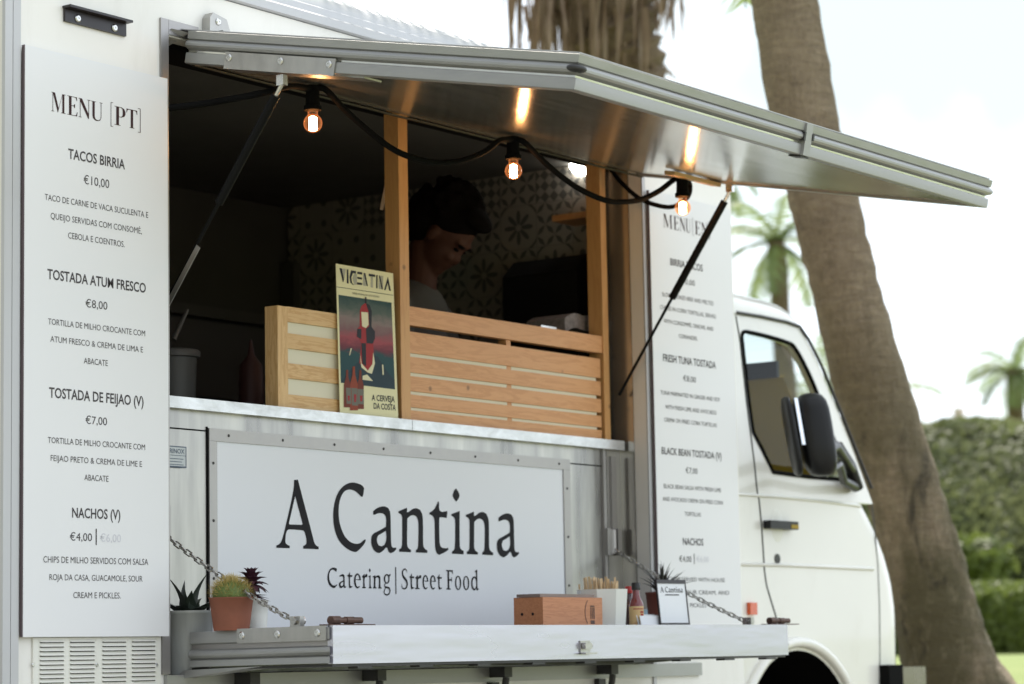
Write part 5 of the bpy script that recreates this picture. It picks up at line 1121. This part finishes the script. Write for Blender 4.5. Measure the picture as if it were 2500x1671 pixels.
q = P(1502, 455, X=3.08); bm = B(); box(bm, 3.06, 3.098, q.y-.05, q.y+.05, q.z-.06, q.z+.05); tag(obj('socket_box', bm, 'int_mid', None, bevel=.004), 'grey switch box on the tiled wall by the right jamb', 'switch box')
# left: white tub, squeeze bottle, utensil
q = P(441, 900, Y=.5); t = thing('food_tub', 'pale food tub with thick rim behind the counter by the left board', 'tub', (q.x, .5, CZ))
zt2 = P(441, 857, Y=.5).z
bm = B(); lathe(bm, (q.x-.02, .5, 1.64), [(.055, 0), (.062, zt2-1.665), (.072, zt2-1.662), (.073, zt2-1.645), (.066, zt2-1.64), (.001, zt2-1.64)], 28); obj('tub', bm, mat('tub_plastic', (.085, .085, .08), .6), t, smooth=True)
q = P(613, 880, Y=.55); t = thing('squeeze_bottle', 'dim reddish squeeze bottle behind the low pine screen', 'bottle', (q.x, .55, 1.66))
zt2 = P(613, 830, Y=.55).z
bm = B(); lathe(bm, (q.x, .55, 1.64), [(.038, 0), (.04, .1), (.036, zt2-1.72), (.012, zt2-1.69), (.004, zt2-1.64), (.001, zt2-1.64)], 24); obj('bottle', bm, mat('bottle_red', (.05, .018, .015), .6), t, smooth=True)
bm = B(); tube(bm, [P(424, 830, Y=.5), P(458, 757, Y=.5)], [.008, .005], 8); tag(obj('wooden_spoon', bm, 'int_mid', None, smooth=True), 'thin wooden utensil leaning above the pale food tub', 'utensil')
bm = B(); box(bm, .62, 3.05, .50, .9, 1.60, 1.64); box(bm, .7, .9, .55, .85, .885, 1.6); obj('worktop', bm, 'int_dark', T, bevel=.004)

# ---- person
hp = P(1085, 575, Y=.46)
def blob(bm, c, r, rot=None): 
    m4 = Matrix.Translation(c) @ (rot or Matrix.Identity(4)) @ Matrix.Diagonal((*r, 1)); bmesh.ops.create_icosphere(bm, subdivisions=3, radius=1, matrix=m4)
def capsule(bm, a, b, ra, rb, n=14):
    a, b = Vector(a), Vector(b); d = b-a; pts = [a - d.normalized()*ra*.6, a, a+d*.25, a+d*.5, a+d*.75, b, b + d.normalized()*rb*.6]; tube(bm, pts, [ra*.55, ra, ra+(rb-ra)*.25, ra+(rb-ra)*.5, ra+(rb-ra)*.75, rb, rb*.55], n)
def remesh(name, bm, vox, m, parent, sm=4):
    bmesh.ops.recalc_face_normals(bm, faces=bm.faces); me = bpy.data.meshes.new(name); bm.to_mesh(me); bm.free(); o = bpy.data.objects.new(name, me); COL.objects.link(o)
    md = o.modifiers.new('r', 'REMESH'); md.mode = 'VOXEL'; md.voxel_size = vox; s = o.modifiers.new('s', 'SMOOTH'); s.iterations = sm; s.factor = .5
    dg = bpy.context.evaluated_depsgraph_get(); me2 = bpy.data.meshes.new_from_object(o.evaluated_get(dg)); bpy.data.objects.remove(o)
    for p in me2.polygons: p.use_smooth = True
    me2.materials.clear(); return link(name, me2, m, parent)
FD = (RT*.93 - FW*.37); FD.z = 0; FD.normalize(); SD = Vector((-FD.y, FD.x, 0))          # facing, the person's left
base = Vector((hp.x, hp.y, 0)) - FD*.12
PE = thing('person', 'dark haired person in a grey shirt bending over work inside the serving hatch', 'person', (base.x, base.y, .88))
tilt = R_(48)
hr = Matrix((( *FD*1, 0), (*SD, 0), (0, 0, 1, 0), (0, 0, 0, 1))).transposed()   # columns FD, SD, up
hr = Matrix(((FD.x, SD.x, 0, 0), (FD.y, SD.y, 0, 0), (0, 0, 1, 0), (0, 0, 0, 1)))
HM = Matrix.Translation(hp) @ hr @ Matrix.Rotation(tilt, 4, 'Y')
def hpt(f, s, u): return HM @ Vector((f, s, u))
bm = B()
def hb(f, s, u, rx_, ry_, rz_): 
    bmesh.ops.create_icosphere(bm, subdivisions=3, radius=1, matrix=HM @ Matrix.Translation((f, s, u)) @ Matrix.Diagonal((rx_, ry_, rz_, 1)))
hb(-.01, 0, .03, .098, .078, .105); hb(.03, 0, -.04, .066, .06, .085); hb(.055, 0, -.095, .032, .036, .026); hb(.09, 0, -.028, .018, .014, .022); hb(.082, 0, .0, .013, .011, .028); hb(.076, 0, .028, .02, .052, .014)
hb(.078, .0, -.066, .014, .024, .007); hb(.076, 0, -.078, .013, .02, .007)
for s in (-1, 1): hb(-.005, s*.08, -.01, .018, .010, .03); hb(.072, s*.03, -.032, .022, .02, .018)
neck = base + FD*.02 + Vector((0, 0, hp.z-.20)); sh = Vector((base.x, base.y, hp.z-.245))
capsule(bm, hpt(-.03, 0, -.07), neck - Vector((0, 0, .04)), .052, .058)
for i, (z, a, b) in enumerate(((0, .16, .10), (-.12, .17, .11), (-.25, .155, .10), (-.38, .15, .105), (-.5, .165, .115))):
    bmesh.ops.create_icosphere(bm, subdivisions=3, radius=1, matrix=Matrix.Translation(sh + Vector((0, 0, z-.03))) @ hr @ Matrix.Diagonal((b, a, .12, 1)))
for s in (-1, 1):
    S0 = sh + SD*(.175*s); E0 = S0 + SD*(.05*s) + FD*.06 + Vector((0, 0, -.26)); W0 = E0 + FD*.20 - SD*(.09*s) + Vector((0, 0, -.06))
    capsule(bm, S0, E0, .052, .042); capsule(bm, E0, W0, .04, .027)
    palm = W0 + FD*.05; bmesh.ops.create_icosphere(bm, subdivisions=2, radius=1, matrix=Matrix.Translation(palm) @ hr @ Matrix.Diagonal((.05, .04, .016, 1)))
    for k2 in range(4): f0 = palm + FD*.035 + SD*((k2-1.5)*.02); capsule(bm, f0, f0 + FD*(.055-.006*abs(k2-1.2)) + Vector((0, 0, -.025)), .0095, .0085, 8)
    capsule(bm, palm - SD*(.035*s), palm - SD*(.06*s) + FD*.035, .011, .009, 8)
    Hp = sh + SD*(.09*s) + Vector((0, 0, -.58)); capsule(bm, Hp, Vector((Hp.x, Hp.y, 1.22)), .09, .06); capsule(bm, Vector((Hp.x, Hp.y, 1.22)), Vector((Hp.x, Hp.y, .93)), .058, .04); capsule(bm, Vector((Hp.x, Hp.y, .915)), Vector((Hp.x, Hp.y, .915)) + FD*.16, .038, .032)
BD = remesh('body', bm, .0065, 'skin', PE, 2)
for s in (-1, 1):
    bm = B(); hb(.088, s*.031, .022, .010, .022, .006); obj('eyebrow', bm, 'hair', PE, smooth=True)
    bm = B(); hb(.080, s*.031, .002, .0095, .0135, .005); obj('eye', bm, 'hair', PE, smooth=True)
bm = B()
for i, (z, a, b) in enumerate(((0.01, .172, .112), (-.12, .184, .124), (-.25, .17, .115), (-.38, .165, .12), (-.5, .178, .13))):
    bmesh.ops.create_icosphere(bm, subdivisions=3, radius=1, matrix=Matrix.Translation(sh + Vector((0, 0, z-.03))) @ hr @ Matrix.Diagonal((b, a, .125, 1)))
for s in (-1, 1): S0 = sh + SD*(.175*s); E0 = S0 + SD*(.05*s) + FD*.06 + Vector((0, 0, -.26)); capsule(bm, S0, S0.lerp(E0, .8), .066, .06)
remesh('shirt', bm, .009, 'shirt', PE, 4)
bm = B(); hb(-.03, 0, .065, .110, .094, .098); hb(-.075, 0, .01, .080, .090, .110); hb(.045, 0, .118, .062, .08, .035); hb(-.13, 0, .02, .05, .06, .06); hb(-.105, 0, .115, .045, .045, .035)
rng = random.Random(9)
for i in range(60): a = rng.uniform(0, 6.28); e_ = rng.uniform(-.2, 1.5); hb(-.045+.118*math.cos(a)*math.cos(e_)*(1 if math.cos(a) < .2 or e_ > .7 else .4), .098*math.sin(a)*math.cos(e_), .07+.105*math.sin(e_), .016, .016, .016)
remesh('hair', bm, .008, 'hair', PE, 2)

# ================================================================== TREES AND HEDGES
def at(px, py, depth): return P(px, py, D=depth)
def trunk(bm, pts, rads, n=24, rough=.02, rings=.0, step=.06):
    L = cat(pts, 10); rr = []
    for i in range(len(L)):
        s = i/(len(L)-1)*(len(rads)-1); k_ = min(int(s), len(rads)-2); rr.append(rads[k_]+(rads[k_+1]-rads[k_])*(s-k_))
    fin = []; fr_ = []
    for i in range(len(L)-1):
        m_ = max(1, int((L[i+1]-L[i]).length/step))
        for j in range(m_): fin.append(L[i].lerp(L[i+1], j/m_)); fr_.append(rr[i]+(rr[i+1]-rr[i])*j/m_)
    fin.append(L[-1]); fr_.append(rr[-1]); rng = random.Random(len(fin))
    fr_ = [r*(1+rings*(1 if i % 2 else -1)+rng.uniform(-rough, rough)) for i, r in enumerate(fr_)]
    tube(bm, fin, fr_, n)
    for v in bm.verts: v.co += Vector((rng.uniform(-1, 1), rng.uniform(-1, 1), rng.uniform(-1, 1)))*rough*.25
    return bm
LD = 11.6
lp = [(2680, 2180, 300), (2500, 1890, 262), (2341, 1671, 232), (2285, 1500, 208), (2234, 1300, 188), (2143, 1000, 182), (2063, 700, 164), (2002, 450, 166), (1971, 330, 161), (1916, 0, 165), (1880, -300, 160), (1850, -700, 150)]
lpts = [at(a, b, LD) for a, b, w in lp]; lr = [w/2*LD/F for a, b, w in lp]
lpts[0] = Vector((lpts[0].x, lpts[0].y, -.05))
tt = thing('palm_tree', 'leaning palm trunk with grey brown bark right behind the truck cab', 'palm tree', (lpts[0].x, lpts[0].y, 0), None)
bm = B(); trunk(bm, lpts, lr, 36, .022, .004, .045); obj('trunk', bm, 'bark', tt, smooth=True)
def frond(bm, base, dirn, L, droop, w, rng, n=13, leaf=.03, nl=2):
    p = Vector(base); d = Vector(dirn).normalized(); pts = [p.copy()]
    for i in range(n): d = (d + Vector((0, 0, -droop/n*(.5+i/n)))).normalized(); p = p + d*L/n; pts.append(p.copy())
    for i in range(n):
        tube(bm, [pts[i], pts[i+1]], max(.004, leaf*.35*(1-i/n)), 4, False)
        dd = (pts[i+1]-pts[i]).normalized(); s = dd.cross(Vector((0, 0, 1))); s = s.normalized() if s.length > .01 else Vector((1, 0, 0))
        for j in range(nl):
            b = pts[i].lerp(pts[i+1], j/nl); ll = w*math.sin(math.pi*min(1, (i+j/nl+1.2)/(n+1.5)))**.6
            for sg in (-1, 1): tip = b + s*sg*ll*.8 + dd*ll*.55 + Vector((0, 0, -ll*rng.uniform(.15, .6))); tri(bm, b - dd*leaf*.5, b + dd*leaf*.5, tip)
bm = B(); rng = random.Random(77); ct_ = lpts[-1] + (lpts[-1]-lpts[-2]).normalized()*.3
for i in range(46):
    a = 2*math.pi*i*.618; el = R_(rng.uniform(-8, 70)); d = Vector((math.cos(a)*math.cos(el), math.sin(a)*math.cos(el), math.sin(el))); frond(bm, ct_, d, 2.5*rng.uniform(.85, 1.1), rng.uniform(.5, .8), .42, rng, leaf=.05, nl=3)
obj('crown', bm, 'frond', tt)
def palm(label, base, crown, r0, r1, nf, L, droop, w, seed, leaf=.05, lean=0):
    t = thing('palm_tree', label, 'palm tree', (base[0], base[1], base[2])); rng = random.Random(seed)
    bm = B(); trunk(bm, [Vector(base), Vector(base).lerp(Vector(crown), .5) + Vector((lean, 0, 0)), Vector(crown)], [r0, (r0+r1)/2, r1], 14, .04, .03, .12); obj('trunk', bm, 'bark2', t, smooth=True)
    bm = B()
    for i in range(nf):
        a = 2*math.pi*i*.618; el = R_(rng.uniform(-25, 75)); d = Vector((math.cos(a)*math.cos(el), math.sin(a)*math.cos(el), math.sin(el))); frond(bm, crown, d, L*rng.uniform(.8, 1.1), droop*rng.uniform(.8, 1.3), w, rng, leaf=leaf, nl=3)
    obj('crown', bm, 'frond', t); return t
c_ = at(1895, 590, 26); palm('slender palm far behind the truck, seen between the English board and the leaning trunk', (c_.x+.3, c_.y, gz(c_.x, 0)), c_, .13, .085, 13, .9, 1.7, .24, 21, .026)
c_ = at(1722, 385, 34); palm('far palm whose frond tips hang beside the top of the English board', (c_.x+.3, c_.y, gz(c_.x, 0)), c_, .14, .11, 16, 1.0, 2.0, .3, 22, .04)
c_ = at(2475, 905, 42); palm('green palm rising above the hedge at the right edge of the view', (c_.x+.2, c_.y, 1.0), c_, .15, .13, 17, 1.0, 1.35, .3, 23, .03)
c_ = at(2085, 985, 36); palm('low palm half hidden behind the leaning trunk and the cab windscreen', (c_.x, c_.y, .9), c_, .15, .13, 22, 1.3, 1.0, .34, 24, .04)
# palm with dead frond skirt above the awning
SDp = 15.5; cpx = [(1610, 1700, 150), (1590, 700, 128), (1572, 330, 122), (1548, 180, 150), (1480, 20, 260), (1460, -200, 280)]
sp_ = [at(a, b, SDp) for a, b, w in cpx]; sr = [w/2*SDp/F for a, b, w in cpx]; sp_[0] = Vector((sp_[0].x, sp_[0].y, -.05))
t = thing('palm_tree', 'shaggy palm with a skirt of brown dead fronds above the awning', 'palm tree', (sp_[0].x, sp_[0].y, 0))
bm = B(); trunk(bm, sp_, sr, 20, .06, .04, .07); obj('trunk', bm, 'bark2', t, smooth=True)
bm = B(); rng = random.Random(31)
for i in range(620):
    x = rng.gauss(1455, 105); x = min(1665, max(1240, x)); 
    lim = 200 if x < 1400 else (250 if x < 1580 else 90)
    y0 = rng.uniform(-330, 20); y1 = min(y0 + rng.uniform(130, 420), lim + rng.uniform(-70, 25)); dpt = SDp + rng.uniform(-.35, .35)
    a = at(x, y0, dpt); b = at(x + rng.gauss(0, 16), y1, dpt + rng.uniform(-.08, .08)); s = Vector((rng.uniform(-1, 1), rng.uniform(-1, 1), 0)).normalized()*rng.uniform(.006, .018); m_ = a.lerp(b, .55) + s*rng.uniform(-1, 1)
    quad(bm, a-s, a+s, m_+s*.9, m_-s*.9); tri(bm, m_-s*.9, m_+s*.9, b)
obj('dead_frond_skirt', bm, 'skirt', t)
bm = B()
for i in range(120):
    f_ = rng.random(); c = sp_[2].lerp(sp_[4], f_) + Vector((rng.uniform(-1, 1)*.15, rng.uniform(-1, 1)*.15, 0)); d = Vector((rng.uniform(-1, 1), rng.uniform(-1, 1), -.4)).normalized(); s = d.cross(Vector((0, 0, 1))).normalized()*.02
    quad(bm, c-s, c+s, c+s*.5+d*.16, c-s*.5+d*.16)
obj('frond_stubs', bm, 'skirt', t)
# hedges
def hedge(label, name, p0, p1, z0, z1, thick, n, ls, m, seed, bulge=.25):
    p0, p1 = Vector((*p0, 0)), Vector((*p1, 0)); L = (p1-p0).length; ax = (p1-p0).normalized(); pr = Vector((-ax.y, ax.x, 0)); rng = random.Random(seed)
    t = thing(name, label, 'hedge', ((p0+p1)/2).to_tuple()[:2] + (z0,))
    bm = B(); nx = int(L/.5)+1; A = []
    prof = [(-.5, 0), (-.54, .3), (-.52, .6), (-.45, .86), (-.2, .98), (.2, .98), (.45, .86), (.5, .4), (.5, 0)] if z1 < 2.5 else [(-.5, 0), (-.53, .25), (-.48, .48), (-.38, .66), (-.22, .84), (-.05, .96), (.2, 1.0), (.45, .86), (.5, .4), (.5, 0)]
    for i in range(nx+1):
        A.append([bm.verts.new(p0 + ax*(L*i/nx) + pr*(a*thick*.86 + rng.uniform(-.5, .5)*bulge*.4) + Vector((0, 0, z0 + (z1-z0)*.94*b + rng.uniform(-1, .4)*bulge*.5*(b > .1)))) for a, b in prof])
    for i in range(nx):
        for k_ in range(len(prof)-1): bm.faces.new((A[i][k_], A[i+1][k_], A[i+1][k_+1], A[i][k_+1]))
    bm.faces.new(A[0]); bm.faces.new(A[-1][::-1]); obj('hedge_core', bm, 'hedgecore', t)
    bm = B()
    ph = [rng.uniform(0, 6) for _ in range(6)]
    for i in range(n):
        s_ = rng.random()*L; u = rng.random()*(len(prof)-3.01); k_ = int(u); q = u-k_; a = prof[k_][0]+(prof[k_+1][0]-prof[k_][0])*q; b = prof[k_][1]+(prof[k_+1][1]-prof[k_][1])*q
        cl = math.sin(s_*1.7+ph[0]) + math.sin(s_*3.1+b*5+ph[1]) + math.sin(b*9+s_*.7+ph[2])
        off = bulge*(.35*cl + rng.uniform(-.4, .5)); nr = (pr*a*2 + Vector((0, 0, b-.35))).normalized()
        c = p0 + ax*s_ + pr*a*thick + Vector((0, 0, z0 + (z1-z0)*b)) + nr*off*.5
        d = (nr + Vector((rng.uniform(-1, 1), rng.uniform(-1, 1), rng.uniform(-1, 1)))*.9).normalized(); e1 = d.cross(Vector((rng.random(), rng.random(), rng.random()))).normalized(); e2 = d.cross(e1); sz = ls*rng.uniform(.6, 1.4)
        quad(bm, c-e1*sz, c+e2*sz*.6, c+e1*sz, c-e2*sz*.6)
    obj('hedge_leaves', bm, m, t); return t
def gxy(px, d): q = at(px, 1600, d); return (q.x, q.y)
h0, h1 = gxy(1750, 34), gxy(3500, 29); hedge('tall olive green hedge standing behind the low clipped hedge at right', 'tall_hedge', h0, h1, .85, at(2380, 1066, 33.2).z, 4.6, 100000, .056, 'hedge', 41, .5)
h0, h1 = gxy(2100, 25.2), gxy(3300, 23.2); hedge('low clipped hedge with bright green top beside the lawn at right', 'low_hedge', h0, h1, .85, at(2400, 1436, 24.5).z, 1.1, 14000, .05, 'hedgelow', 42, .12)
# rounded shrub in front of the tall hedge
def shrub(label, c, r, n, ls, m, seed):
    rng = random.Random(seed); t = thing('shrub', label, 'shrub', (c.x, c.y, c.z-r)); bm = B()
    for i in range(n):
        d = Vector((rng.gauss(0, 1), rng.gauss(0, 1), rng.gauss(0, 1))).normalized(); c2 = c + Vector((d.x*r*1.5, d.y*r*1.5, d.z*r))*rng.uniform(.6, 1.05); nn = (d+Vector((rng.uniform(-1, 1), rng.uniform(-1, 1), rng.uniform(-1, 1)))*.8).normalized(); e1 = nn.cross(Vector((rng.random(), rng.random(), rng.random()))).normalized(); e2 = nn.cross(e1); s = ls*rng.uniform(.6, 1.4)
        quad(bm, c2-e1*s, c2+e2*s*.6, c2+e1*s, c2-e2*s*.6)
    obj('shrub_leaves', bm, m, t); bm = B(); tube(bm, [(c.x, c.y, .7), c], [.06, .03], 8); obj('shrub_stem', bm, 'bark2', t)
shrub('bright green rounded shrub between the low hedge and the tall hedge', at(2385, 1370, 28.5), .28, 900, .07, 'hedgelow', 51)
shrub('dark shrub beside the leaning trunk, under the tall hedge', at(2330, 1400, 29), .3, 700, .07, 'hedge', 52)
# house beyond the hedge
hq = at(2342, 1040, 62)
t = thing('house', 'pale house with a tiled roof and chimney peeking over the tall hedge', 'house', (hq.x+4, hq.y, .9))
bm = B(); box(bm, hq.x+.5, hq.x+8, hq.y-4, hq.y+4, .9, hq.z-1.3); obj('wall', bm, 'render_wall', t)
bm = B(); zr_ = hq.z-.35; vsR = [(hq.x+.1, hq.y-4.4, hq.z-1.35), (hq.x+8.4, hq.y-4.4, hq.z-1.35), (hq.x+8.4, hq.y+4.4, hq.z-1.35), (hq.x+.1, hq.y+4.4, hq.z-1.35), (hq.x+3, hq.y, zr_), (hq.x+5.5, hq.y, zr_)]
vv = [bm.verts.new(q) for q in vsR]
for f_ in ((0, 1, 5, 4), (1, 2, 5), (2, 3, 4, 5), (3, 0, 4)): bm.faces.new([vv[i] for i in f_])
rf = obj('roof', bm, 'roof_tile', t)
bm = B(); box(bm, hq.x-.17, hq.x+.17, hq.y-.17, hq.y+.17, hq.z-1.3, hq.z+.2); box(bm, hq.x-.1, hq.x+.1, hq.y-.1, hq.y+.1, hq.z+.2, hq.z+.42); obj('chimney', bm, 'render_wall', rf)
